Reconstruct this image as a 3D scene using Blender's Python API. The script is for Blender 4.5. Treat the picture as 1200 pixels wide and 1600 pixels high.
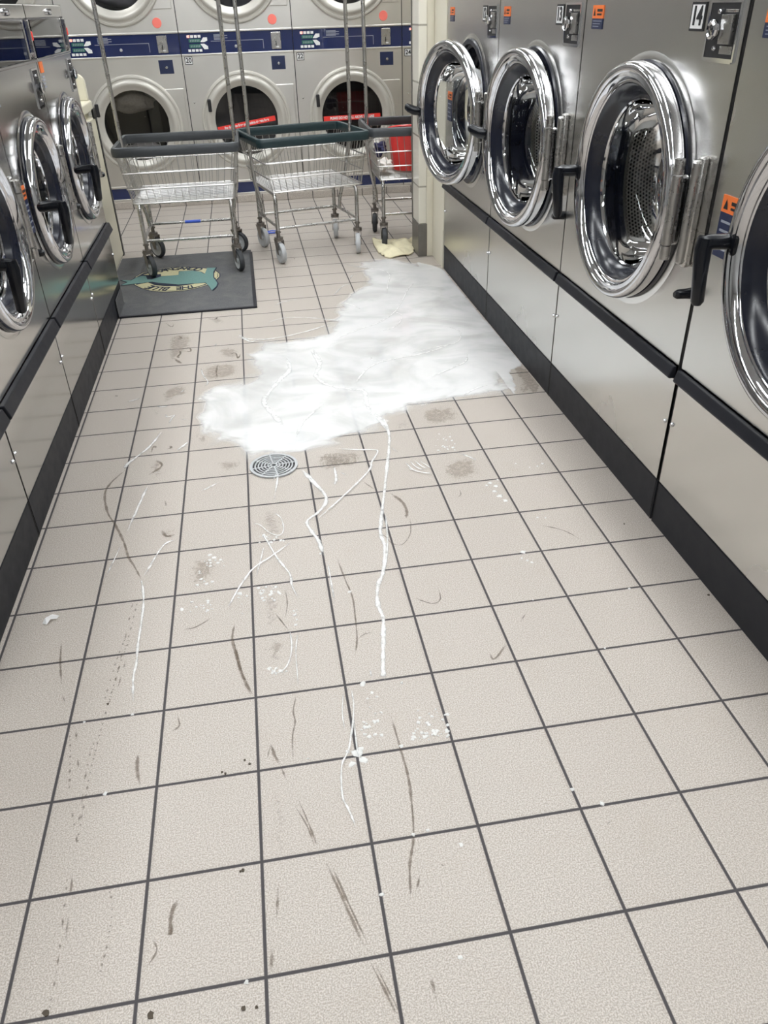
import bpy, bmesh, math, random
from mathutils import Vector, Matrix
# ---------------------------------------------------------------- units
S = 0.203          # one floor tile in metres; all measures below are in tiles
PI = math.pi
for o in list(bpy.data.objects): bpy.data.objects.remove(o)
scn = bpy.context.scene
col = scn.collection
random.seed(3)
# ---------------------------------------------------------------- camera
CAM_POS = (2.5761, -3.2067, 6.3989)
CAM_F = 1203.876                     # focal length in pixels of the 1200x1600 frame
CAM_W = (0.5784, -0.1532, -0.0727)
def rodrigues(w):
    t = math.sqrt(sum(c*c for c in w)); k = [c/t for c in w]
    K = Matrix(((0,-k[2],k[1]),(k[2],0,-k[0]),(-k[1],k[0],0)))
    return Matrix.Identity(3) + K*math.sin(t) + (K@K)*(1-math.cos(t))
Rcw = rodrigues(CAM_W) @ Matrix(((1,0,0),(0,0,-1),(0,1,0)))
Rc = Matrix(((1,0,0),(0,-1,0),(0,0,-1))) @ Rcw
cam_data = bpy.data.cameras.new('camera'); cam = bpy.data.objects.new('camera', cam_data); col.objects.link(cam)
cam.matrix_world = Matrix.Translation(Vector(CAM_POS)*S) @ Rc.transposed().to_4x4()
cam_data.sensor_fit = 'VERTICAL'; cam_data.sensor_height = 32.0; cam_data.lens = CAM_F/1600*32.0
cam_data.clip_start = 0.02; cam_data.clip_end = 60
scn.camera = cam
# ---------------------------------------------------------------- world, exposure
w = bpy.data.worlds.new('world'); scn.world = w; w.use_nodes = True
w.node_tree.nodes['Background'].inputs[0].default_value = (0.8,0.85,1,1)
w.node_tree.nodes['Background'].inputs[1].default_value = 0.15
scn.view_settings.view_transform = 'Standard'; scn.view_settings.look = 'None'
scn.view_settings.exposure = 0.0; scn.view_settings.gamma = 1.0
scn.view_settings.use_curve_mapping = False
LAMP = 25.5           # emission of the ceiling diffusers
ROOM_H = 13.4
# ceiling lamps: (x, y) centres
LAMPS = [(8.15,y) for y in (-7,0,7,14)] + [(-2.6,y) for y in (-7,0,7,14)] + [(3.2,y) for y in (-11,10,19,26)] + [(-4.5,24),(10.0,26)]
# ---------------------------------------------------------------- materials
def newmat(name):
    m = bpy.data.materials.new(name); m.use_nodes = True
    nt = m.node_tree; return m, nt, nt.nodes['Principled BSDF']
def N(nt, typ, **kw):
    n = nt.nodes.new(typ)
    for k,v in kw.items():
        if k == 'inp':
            for a,b in v.items(): n.inputs[a].default_value = b
        else: setattr(n,k,v)
    return n
def math_(nt, op, a, b=None, c=None):
    n = nt.nodes.new('ShaderNodeMath'); n.operation = op
    for i,x in enumerate((a,b,c)):
        if x is None: continue
        if isinstance(x,(int,float)): n.inputs[i].default_value = x
        else: nt.links.new(x, n.inputs[i])
    return n.outputs[0]
def sstep(nt, x, lo, hi, a=0.0, b=1.0):
    n = nt.nodes.new('ShaderNodeMapRange'); n.interpolation_type = 'SMOOTHSTEP'
    nt.links.new(x, n.inputs[0])
    for i,v in zip((1,2,3,4),(lo,hi,a,b)): n.inputs[i].default_value = v
    return n.outputs[0]
def noise(nt, vec, scale, detail=3, rough=.5, dist=0):
    n = N(nt,'ShaderNodeTexNoise',inp={'Scale':scale,'Detail':detail,'Roughness':rough,'Distortion':dist})
    if vec is not None: nt.links.new(vec, n.inputs['Vector'])
    return n.outputs['Fac']
def mixc(nt, fac, a, b):
    n = nt.nodes.new('ShaderNodeMix'); n.data_type = 'RGBA'
    if isinstance(fac,float): n.inputs[0].default_value = fac
    else: nt.links.new(fac, n.inputs[0])
    for i,x in ((6,a),(7,b)):
        if isinstance(x,tuple): n.inputs[i].default_value = x+(1,)
        else: nt.links.new(x, n.inputs[i])
    return n.outputs[2]
def objvec(nt, scale=(1,1,1)):
    t = nt.nodes.new('ShaderNodeTexCoord'); mp = nt.nodes.new('ShaderNodeMapping')
    mp.inputs['Scale'].default_value = scale; nt.links.new(t.outputs['Object'], mp.inputs[0]); return mp.outputs[0]
def bump(nt, b, h, strength=.3, dist=.002):
    n = nt.nodes.new('ShaderNodeBump'); n.inputs['Strength'].default_value = strength; n.inputs['Distance'].default_value = dist
    nt.links.new(h, n.inputs['Height']); nt.links.new(n.outputs[0], b.inputs['Normal'])
def simple(name, c, rough=.5, metal=0, nscale=40, namt=.12, spec=.5, coat=0, bumpv=0):
    m, nt, b = newmat(name)
    v = objvec(nt)
    f = noise(nt, v, nscale, 4, .6)
    lo = tuple(x*(1-namt) for x in c); hi = tuple(min(1,x*(1+namt)) for x in c)
    nt.links.new(mixc(nt, f, lo, hi), b.inputs['Base Color'])
    r = sstep(nt, f, 0, 1, max(0,rough*.85), min(1,rough*1.15)); nt.links.new(r, b.inputs['Roughness'])
    b.inputs['Metallic'].default_value = metal
    b.inputs['Specular IOR Level'].default_value = spec
    b.inputs['Coat Weight'].default_value = coat
    if bumpv: bump(nt, b, f, bumpv)
    return m
def steel(name, c, rough, streak=.07, blot=.12):
    m, nt, b = newmat(name)
    v = objvec(nt, (60,60,1.2)); v2 = objvec(nt)
    f = noise(nt, v, 6, 4, .6); g = noise(nt, v2, 3.2, 2, .5, .3)
    h = math_(nt,'ADD', math_(nt,'MULTIPLY',f,.12), math_(nt,'MULTIPLY',g,.88))
    nt.links.new(mixc(nt, h, tuple(x*.93 for x in c), tuple(min(1,x*1.08) for x in c)), b.inputs['Base Color'])
    r = math_(nt,'ADD', math_(nt,'MULTIPLY',g,blot), math_(nt,'MULTIPLY_ADD',f,streak,rough-.5*(blot+streak)))
    nt.links.new(r, b.inputs['Roughness'])
    b.inputs['Metallic'].default_value = 1.0
    lw = noise(nt, v2, 4.0, 1, .4)
    hh = math_(nt,'MULTIPLY',lw,1.6)
    bump(nt, b, hh, .05, .004)
    return m
M = {}
M['steel'] = steel('brushed_steel', (.66,.65,.63), .27, .0, .03)
M['steel_left'] = steel('polished_steel', (.56,.55,.535), .16, .05, .06)
M['steel_dryer'] = steel('dryer_steel', (.74,.72,.685), .36)
M['chrome'] = simple('chrome', (.64,.64,.66), .08, 1, 3, .02)
M['chrome_soft'] = simple('soft_chrome', (.50,.49,.475), .28, 1, 25, .1)
M['wire'] = simple('zinc_wire', (.50,.49,.48), .36, 1, 60, .12)
M['dryer_ring'] = simple('dryer_ring_paint', (.52,.50,.455), .36, .25, 10, .06)
M['rubber'] = simple('black_rubber', (.005,.006,.009), .22, 0, 30, .2, spec=.35)
M['gasket'] = simple('dark_gasket', (.010,.012,.022), .2, 0, 30, .2)
M['strip'] = simple('charcoal_strip', (.012,.013,.019), .4, 0, 30, .15, spec=.35)
M['kick'] = simple('kick_plate_paint', (.012,.013,.018), .5, 0, 20, .15, spec=.3)
M['bumper'] = simple('grey_bumper', (.038,.042,.047), .42, 0, 30, .2)
M['bumper_green'] = simple('dark_green_bumper', (.010,.026,.030), .4, 0, 30, .2)
M['wheel_grey'] = simple('grey_wheel', (.42,.43,.44), .5, 0, 50, .15)
M['wheel_dark'] = simple('dark_wheel', (.03,.033,.037), .6, 0, 50, .2)
M['fork'] = simple('caster_fork', (.22,.20,.18), .4, .8, 40, .3)
M['navy'] = simple('navy_panel', (.012,.021,.085), .16, 0, 8, .2, coat=.4)
M['navy_matte'] = simple('navy_print', (.012,.02,.065), .4, 0, 30, .2)
M['orange'] = simple('orange_sticker', (.85,.19,.04), .4, 0, 40, .06)
M['red'] = simple('red_sticker', (.80,.045,.035), .4, 0, 40, .06)
M['pink'] = simple('salmon_sticker', (.90,.20,.16), .5, 0, 40, .06)
M['white'] = simple('white_print', (.80,.80,.80), .45, 0, 40, .05)
M['black'] = simple('black_print', (.01,.01,.012), .5, 0, 40, .05)
M['grey_print'] = simple('grey_print', (.30,.32,.38), .5, 0, 40, .1)
M['green_lcd'] = simple('green_display', (.02,.14,.10), .3, 0, 40, .1)
M['cream'] = simple('cream_paint', (.70,.66,.52), .42, 0, 5, .05)
M['cream_wall'] = simple('cream_wall_paint', (.68,.64,.53), .5, 0, 4, .05)
M['grey_metal'] = simple('grey_corner_metal', (.20,.19,.175), .4, .6, 20, .2)
M['ceiling'] = simple('ceiling_white', (.62,.62,.61), .8, 0, 8, .03)
M['wall'] = simple('wall_white', (.42,.42,.41), .7, 0, 3, .04)
M['red_plastic'] = simple('red_plastic', (.72,.05,.045), .35, 0, 20, .08)
M['cloth_cream'] = simple('cream_cloth', (.72,.66,.46), .9, 0, 60, .12, bumpv=.4)
M['cloth_white'] = simple('white_cloth', (.80,.76,.72), .9, 0, 25, .15, bumpv=.4)
M['cloth_navy'] = simple('navy_cloth', (.03,.03,.08), .9, 0, 60, .2, bumpv=.3)
M['cloth_grey'] = simple('grey_cloth', (.30,.29,.30), .9, 0, 12, .6, bumpv=.4)
M['cloth_fluff'] = simple('fluffy_cream_cloth', (.62,.56,.44), .95, 0, 60, .35, bumpv=.9)
M['blue_plastic'] = simple('blue_plastic', (.05,.12,.62), .35, 0, 20, .1)
M['teal'] = simple('teal_print', (.12,.225,.21), .9, 0, 110, .35)
M['mat_cream'] = simple('cream_print', (.44,.41,.25), .9, 0, 130, .3)
M['mat_dark'] = simple('dark_blue_print', (.015,.022,.045), .9, 0, 90, .25)
M['inside'] = simple('dryer_inside', (.035,.032,.035), .35, .3, 10, .4)
M['paper'] = simple('white_paper', (.85,.85,.85), .8, 0, 20, .04)
M['knob_led'] = simple('red_led', (.9,.02,.02), .3)
nb = M['knob_led'].node_tree.nodes['Principled BSDF']; nb.inputs['Emission Color'].default_value=(1,.05,.03,1); nb.inputs['Emission Strength'].default_value=14
# lamp diffuser
m, nt, b = newmat('lamp_diffuser'); M['lamp'] = m
b.inputs['Emission Color'].default_value = (.955,.985,1.0,1); b.inputs['Emission Strength'].default_value = LAMP
# thin door glass
def glassmat(name, tint, ior=1.5, rough=.02, dark=1.0):
    m, nt, b = newmat(name); nt.nodes.remove(b)
    out = nt.nodes['Material Output']
    tr = N(nt,'ShaderNodeBsdfTransparent'); tr.inputs[0].default_value = tint+(1,)
    gl = N(nt,'ShaderNodeBsdfGlossy'); gl.inputs['Roughness'].default_value = rough
    fr = N(nt,'ShaderNodeFresnel'); fr.inputs[0].default_value = ior
    mx = N(nt,'ShaderNodeMixShader')
    nt.links.new(math_(nt,'MINIMUM', math_(nt,'MULTIPLY_ADD',fr.outputs[0],1.3,.01),1.0), mx.inputs[0]); nt.links.new(tr.outputs[0], mx.inputs[1]); nt.links.new(gl.outputs[0], mx.inputs[2])
    nt.links.new(mx.outputs[0], out.inputs[0]); return m
M['glass'] = glassmat('door_glass', (.86,.88,.90))
M['glass_dark'] = glassmat('dryer_glass', (.62,.62,.65))
M['plastic_clear'] = glassmat('clear_cover', (.92,.94,.97), 1.45)
# perforated drum
def drum():
    m, nt, b = newmat('perforated_drum')
    uv = N(nt,'ShaderNodeTexCoord').outputs['UV']; sp = N(nt,'ShaderNodeSeparateXYZ'); nt.links.new(uv, sp.inputs[0])
    row = math_(nt,'FLOOR', math_(nt,'DIVIDE', sp.outputs[1], .050))
    off = math_(nt,'MULTIPLY', math_(nt,'MODULO', row, 2.0), .5)
    fx = math_(nt,'SUBTRACT', math_(nt,'FRACT', math_(nt,'ADD', math_(nt,'DIVIDE', sp.outputs[0], .058), off)), .5)
    fy = math_(nt,'SUBTRACT', math_(nt,'FRACT', math_(nt,'DIVIDE', sp.outputs[1], .050)), .5)
    d = math_(nt,'SQRT', math_(nt,'ADD', math_(nt,'MULTIPLY',fx,fx), math_(nt,'MULTIPLY',fy,fy)))
    k = sstep(nt, d, .26, .36)
    nt.links.new(mixc(nt, k, (.012,.012,.012), (.80,.77,.72)), b.inputs['Base Color'])
    b.inputs['Metallic'].default_value = .85; b.inputs['Roughness'].default_value = .33
    bump(nt, b, k, .6, .002)
    return m
M['drum'] = drum()
# floor tiles
def floormat():
    m, nt, b = newmat('quarry_tile')
    v = objvec(nt, (1/S,1/S,1/S)); sp = N(nt,'ShaderNodeSeparateXYZ'); nt.links.new(v, sp.inputs[0])
    wob = noise(nt, v, 3.0, 2)
    def dist(a):
        f = math_(nt,'FRACT', math_(nt,'ADD', a, .5)); return math_(nt,'ABSOLUTE', math_(nt,'SUBTRACT', f, .5))
    d = math_(nt,'MINIMUM', dist(sp.outputs[0]), dist(sp.outputs[1]))
    g = sstep(nt, d, .010, .020)                 # 0 in the joint
    edge = sstep(nt, d, .012, .045)
    cell = N(nt,'ShaderNodeTexWhiteNoise', noise_dimensions='3D')
    fl = N(nt,'ShaderNodeVectorMath', operation='FLOOR'); nt.links.new(v, fl.inputs[0]); nt.links.new(fl.outputs[0], cell.inputs[0])
    sp1 = noise(nt, v, 75, 2, .7); sp2 = noise(nt, v, 28, 3, .7); big = noise(nt, v, .45, 4, .6, .4); mid = noise(nt, v, 2.3, 5, .65, .6)
    c0 = mixc(nt, sstep(nt, sp1, .36, .66), (.305,.270,.236), (.560,.512,.462))
    c1 = mixc(nt, sstep(nt, sp2, .3,.75,0,.28), c0, (.375,.33,.29))
    c2 = mixc(nt, sstep(nt, mid, .50,.85,0,.30), c1, (.37,.315,.26))
    c3 = mixc(nt, sstep(nt, cell.outputs[0], 0,1,0,.10), c2, (.40,.35,.31))
    c4 = mixc(nt, g, (.050,.045,.048), c3)
    nt.links.new(c4, b.inputs['Base Color'])
    r = math_(nt,'MULTIPLY_ADD', sp1, .22, .36)
    r2 = math_(nt,'ADD', r, math_(nt,'MULTIPLY', math_(nt,'SUBTRACT', 1.0, g), .3))
    nt.links.new(r2, b.inputs['Roughness'])
    h = math_(nt,'ADD', edge, math_(nt,'MULTIPLY', sp1, .10)); bump(nt, b, h, .45, .002)
    b.inputs['Specular IOR Level'].default_value = .45
    return m
M['floor'] = floormat()
def tilewall():
    m, nt, b = newmat('glazed_wall_tile')
    v = objvec(nt, (1/S,1/S,1/S)); sp = N(nt,'ShaderNodeSeparateXYZ'); nt.links.new(v, sp.inputs[0])
    f = math_(nt,'ABSOLUTE', math_(nt,'SUBTRACT', math_(nt,'FRACT', math_(nt,'DIVIDE', sp.outputs[2], 1.32)), .5))
    g = sstep(nt, f, .012, .022)
    wv = noise(nt, v, 1.5, 2)
    nt.links.new(mixc(nt, g, (.34,.32,.27), mixc(nt, wv, (.66,.63,.54), (.72,.69,.61))), b.inputs['Base Color'])
    b.inputs['Roughness'].default_value = .16; bump(nt, b, math_(nt,'ADD',g,wv), .25, .002); return m
M['wall_tile'] = tilewall()
def matmat():
    m, nt, b = newmat('mat_pile')
    v = objvec(nt); f = noise(nt, v, 150, 4, .8); g = noise(nt, v, 7, 5, .7, .8)
    c = mixc(nt, f, (.02,.022,.026), (.165,.165,.17)); c2 = mixc(nt, sstep(nt,g,.4,.7,0,.6), c, (.14,.138,.132))
    nt.links.new(c2, b.inputs['Base Color']); b.inputs['Roughness'].default_value = .95; bump(nt, b, f, .6, .003); return m
M['mat'] = matmat()
# liquids lying on the floor: opacity follows the thickness attribute of the mesh
def film(name, c, lo, hi, amax, rough=.08, sc=6.0, swirl=1.5, thr=.0, coat=0.0, namt=.9):
    m, nt, b = newmat(name)
    v = objvec(nt); at = N(nt,'ShaderNodeAttribute', attribute_name='thick').outputs['Fac']
    f = noise(nt, v, sc, 5, .55, swirl); f2 = noise(nt, v, sc*4.5, 4, .6, .4)
    t = math_(nt,'ADD', at, math_(nt,'MULTIPLY', math_(nt,'SUBTRACT', f, .5), namt))
    t2 = math_(nt,'ADD', t, math_(nt,'MULTIPLY', math_(nt,'SUBTRACT', f2, .5), .35))
    a = sstep(nt, t2, lo, hi, 0, amax)
    nt.links.new(a, b.inputs['Alpha'])
    b.inputs['Base Color'].default_value = c+(1,); b.inputs['Roughness'].default_value = rough
    b.inputs['Coat Weight'].default_value = coat
    bump(nt, b, f, .12, .006)
    return m
M['foam'] = film('soap_foam', (.78,.78,.76), .2, .7, .75, .35, 40, .5)
M['trail'] = film('soap_trail', (.82,.82,.81), .2, 1.0, .72, .3, 60, .5)
M['scuff'] = film('brown_scuff', (.17,.125,.09), .25, .95, .58, .7, 70, .4)
M['dirt'] = simple('dirt_crumb', (.07,.055,.04), .9, 0, 60, .3)
M['wet'] = film('wet_smear', (.33,.27,.215), .45, 1.1, .36, .22, 30, 2.6, namt=2.0)
def milky():
    m, nt, b = newmat('milky_soap_water')
    v = objvec(nt); at = N(nt,'ShaderNodeAttribute', attribute_name='thick').outputs['Fac']
    mp = N(nt,'ShaderNodeMapping'); nt.links.new(N(nt,'ShaderNodeTexCoord').outputs['Object'], mp.inputs[0])
    mp.inputs['Rotation'].default_value = (0,0,.35); mp.inputs['Scale'].default_value = (1,1.35,1)
    f = noise(nt, mp.outputs[0], 2.4, 4, .5, 1.8); f2 = noise(nt, mp.outputs[0], 6, 4, .55, 2.2); f3 = noise(nt, mp.outputs[0], 5, 4, .55, .7)
    e = math_(nt,'ADD', at, math_(nt,'MULTIPLY', math_(nt,'SUBTRACT', f3, .5), 1.5))
    a1 = sstep(nt, e, .02, .62)
    a2 = sstep(nt, f, .28, .60, .44, .63)
    nt.links.new(math_(nt,'MULTIPLY', a1, a2), b.inputs['Alpha'])
    c = mixc(nt, sstep(nt, math_(nt,'ADD', math_(nt,'MULTIPLY',f,.6), math_(nt,'MULTIPLY',f2,.4)), .36,.62), (.86,.88,.89), (.96,.965,.97))
    nt.links.new(c, b.inputs['Base Color']); b.inputs['Roughness'].default_value = .09
    b.inputs['Specular IOR Level'].default_value = .5
    bump(nt, b, math_(nt,'ADD', f, math_(nt,'MULTIPLY', f2, .3)), .05, .006)
    return m
M['milky'] = milky()
# ---------------------------------------------------------------- mesh builder (coordinates in tiles)
class MB:
    def __init__(s): s.v=[]; s.f=[]; s.mi=[]; s.uv=[]; s.sm=[]; s.cur=0; s.smooth=False; s.T=Matrix.Identity(4)
    def add(s, vs, fs, uvs=None):
        n = len(s.v); s.v += [s.T@Vector(v) for v in vs]
        for i,f in enumerate(fs):
            s.f.append([n+k for k in f]); s.mi.append(s.cur); s.sm.append(s.smooth)
            s.uv.append(uvs[i] if uvs else None)
        return s
    def box(s, x0,x1,y0,y1,z0,z1):
        vs=[(x0,y0,z0),(x1,y0,z0),(x1,y1,z0),(x0,y1,z0),(x0,y0,z1),(x1,y0,z1),(x1,y1,z1),(x0,y1,z1)]
        return s.add(vs,[(3,2,1,0),(4,5,6,7),(0,1,5,4),(1,2,6,5),(2,3,7,6),(3,0,4,7)])
    def prism(s, pts, z0, z1, top_only=False):
        n=len(pts); A=sum(pts[i][0]*pts[(i+1)%n][1]-pts[(i+1)%n][0]*pts[i][1] for i in range(n))
        if A<0: pts=list(reversed(pts))
        vs=[(x,y,z0) for x,y in pts]+[(x,y,z1) for x,y in pts]
        fs=[tuple(range(n,2*n)), tuple(reversed(range(n)))]+[(i,(i+1)%n,n+(i+1)%n,n+i) for i in range(n)]
        return s.add(vs,fs)
    def tube(s, path, r, n=8, closed=False, caps=True):
        P=[Vector(p) for p in path]; sm=s.smooth; s.smooth=True
        m=len(P); R=r if isinstance(r,(list,tuple)) else [r]*m
        rings=[]; up=None
        for i in range(m):
            a=P[(i-1)%m] if (i>0 or closed) else P[i]; b=P[(i+1)%m] if (i<m-1 or closed) else P[i]
            t=(b-a).normalized()
            if up is None: up = Vector((0,0,1)) if abs(t.z)<.9 else Vector((0,1,0))
            x=t.cross(up); 
            if x.length<1e-4: x=t.cross(Vector((1,0,0)))
            x.normalize(); y=x.cross(t).normalized(); up=y
            rings.append([P[i]+(x*math.cos(2*PI*k/n)+y*math.sin(2*PI*k/n))*R[i] for k in range(n)])
        vs=[p for rg in rings for p in rg]; fs=[]
        for i in range(m if closed else m-1):
            j=(i+1)%m
            for k in range(n): fs.append((i*n+k,i*n+(k+1)%n,j*n+(k+1)%n,j*n+k))
        if caps and not closed: fs += [tuple(reversed(range(n))), tuple((m-1)*n+k for k in range(n))]
        s.add(vs,fs); s.smooth=sm; return s
    def cyl(s, p0, p1, r, n=20, r1=None): return s.tube([p0,p1],[r,r if r1 is None else r1],n)
    def lathe(s, prof, cx=0, cz=0, n=72, a0=0, a1=2*PI, smooth=True):
        """profile of (radius, y) turned about the y axis through (cx, cz)"""
        sm=s.smooth; s.smooth=smooth; full=abs(a1-a0-2*PI)<1e-6; m=n if full else n+1
        vs=[]; L=[0]
        for i in range(1,len(prof)): L.append(L[-1]+math.hypot(prof[i][0]-prof[i-1][0],prof[i][1]-prof[i-1][1]))
        for r,y in prof:
            for k in range(m):
                a=a0+(a1-a0)*k/n; vs.append((cx+r*math.cos(a),y,cz+r*math.sin(a)))
        fs=[];uv=[]
        for i in range(len(prof)-1):
            for k in range(n):
                k2=(k+1)%m; fs.append((i*m+k,i*m+k2,(i+1)*m+k2,(i+1)*m+k))
                rr=max(prof[i][0],.3); u0=k*2*PI*rr/n; u1=(k+1)*2*PI*rr/n
                uv.append([(u0,L[i]),(u1,L[i]),(u1,L[i+1]),(u0,L[i+1])])
        s.add(vs,fs,uv); s.smooth=sm; return s
    def plate_hole(s, x0,x1,z0,z1, cx,cz,r, y=0, n=72):
        angs=sorted(set([2*PI*k/n for k in range(n)]+[math.atan2(zz-cz,xx-cx)%(2*PI) for xx in (x0,x1) for zz in (z0,z1)]))
        ins=[];out=[]
        for a in angs:
            c,d=math.cos(a),math.sin(a); t=1e9
            if c>1e-9: t=min(t,(x1-cx)/c)
            if c<-1e-9: t=min(t,(x0-cx)/c)
            if d>1e-9: t=min(t,(z1-cz)/d)
            if d<-1e-9: t=min(t,(z0-cz)/d)
            ins.append((cx+r*c,y,cz+r*d)); out.append((cx+t*c,y,cz+t*d))
        m=len(angs); return s.add(ins+out,[(k,(k+1)%m,m+(k+1)%m,m+k) for k in range(m)])
    def disc(s, cx,cz,r,y,n=48): return s.add([(cx+r*math.cos(2*PI*k/n),y,cz+r*math.sin(2*PI*k/n)) for k in range(n)],[tuple(range(n))])
    def build(s, name, mats, parent=None, bevel=0, seg=2, loc=(0,0,0), rot=None, recalc=True, kind=None, label=None):
        me=bpy.data.meshes.new(name); me.from_pydata([tuple(v*S) for v in s.v],[],s.f)
        if not isinstance(mats,(list,tuple)): mats=[mats]
        for mt in mats: me.materials.append(mt)
        me.polygons.foreach_set('material_index', s.mi)
        if any(s.sm):
            me.polygons.foreach_set('use_smooth', s.sm)
        if any(u is not None for u in s.uv):
            ul=me.uv_layers.new(name='UVMap'); k=0
            for p,u in zip(me.polygons,s.uv):
                for j,li in enumerate(p.loop_indices): ul.data[li].uv = u[j] if u else (0,0)
        me.update()
        if recalc:
            bm=bmesh.new(); bm.from_mesh(me); bmesh.ops.recalc_face_normals(bm, faces=bm.faces[:]); bm.to_mesh(me); bm.free()
        if any(s.sm): me.set_sharp_from_angle(angle=math.radians(38))
        o=bpy.data.objects.new(name, me); col.objects.link(o)
        if bevel:
            md=o.modifiers.new('bevel','BEVEL'); md.width=bevel*S; md.segments=seg; md.limit_method='ANGLE'; md.angle_limit=math.radians(40)
        if parent is not None: o.parent=parent
        o.location=Vector(loc)*S
        if rot: o.rotation_euler=rot
        if kind: o['kind']=kind
        if label: o['label']=label
        return o
def tag(o, label, cat, group=None, kind=None):
    o['label']=label; o['category']=cat
    if group: o['group']=group
    if kind: o['kind']=kind
    return o
def empty(name, loc, rz=0):
    o=bpy.data.objects.new(name,None); col.objects.link(o); o.empty_display_size=.1; o.location=Vector(loc)*S; o.rotation_euler=(0,0,rz); return o
def text(name, body, size, mat, parent, loc, rot=(PI/2,0,0), bold=.0, align='CENTER', sx=1.0, ext=.004):
    cu=bpy.data.curves.new(name,'FONT'); cu.body=body; cu.size=size*S; cu.align_x=align; cu.align_y='CENTER'; cu.offset=bold*S; cu.extrude=ext*S
    t=bpy.data.objects.new(name,cu); col.objects.link(t)
    dg=bpy.context.evaluated_depsgraph_get(); me=bpy.data.meshes.new_from_object(t.evaluated_get(dg))
    bpy.data.objects.remove(t); me.name=name; me.materials.clear(); me.materials.append(mat)
    o=bpy.data.objects.new(name,me); col.objects.link(o)
    if parent is not None: o.parent=parent
    o.location=Vector(loc)*S; o.rotation_euler=rot; o.scale=(sx,1,1)
    return o
def struct(o): o['kind']='structure'; return o
PUDDLE = [(5.323,19.977),(5.832,20.258),(6.479,20.156),(6.978,19.781),(7.425,19.223),(7.764,18.677),(7.791,17.95),(7.76,16.656),(7.761,15.23),(7.797,13.95),(7.802,12.711),(7.817,11.635),(7.819,11.391),(7.616,11.218),(7.394,11.103),(7.371,10.548),(7.211,9.982),(7.006,9.884),(6.639,9.894),(6.152,9.904),(5.911,9.915),(5.613,9.939),(5.335,9.766),(5.043,9.495),(4.751,9.493),(4.657,9.294),(4.38,9.004),(4.071,8.806),(3.872,8.969),(3.604,8.58),(3.116,8.549),(2.927,8.172),(2.864,8.38),(2.582,8.518),(2.213,8.519),(2.04,8.254),(1.796,8.855),(1.582,9.015),(1.341,9.067),(1.132,9.711),(1.022,10.38),(0.964,11.088),(1.038,11.516),(1.309,11.764),(1.968,11.9),(2.043,12.584),(2.051,13.114),(2.133,13.85),(2.389,14.189),(2.954,14.055),(3.524,14.021),(3.928,14.447),(4.055,14.963),(4.317,15.955),(4.543,16.528),(4.74,17.142),(5.137,17.598),(5.361,18.272),(5.37,19.3)]
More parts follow.
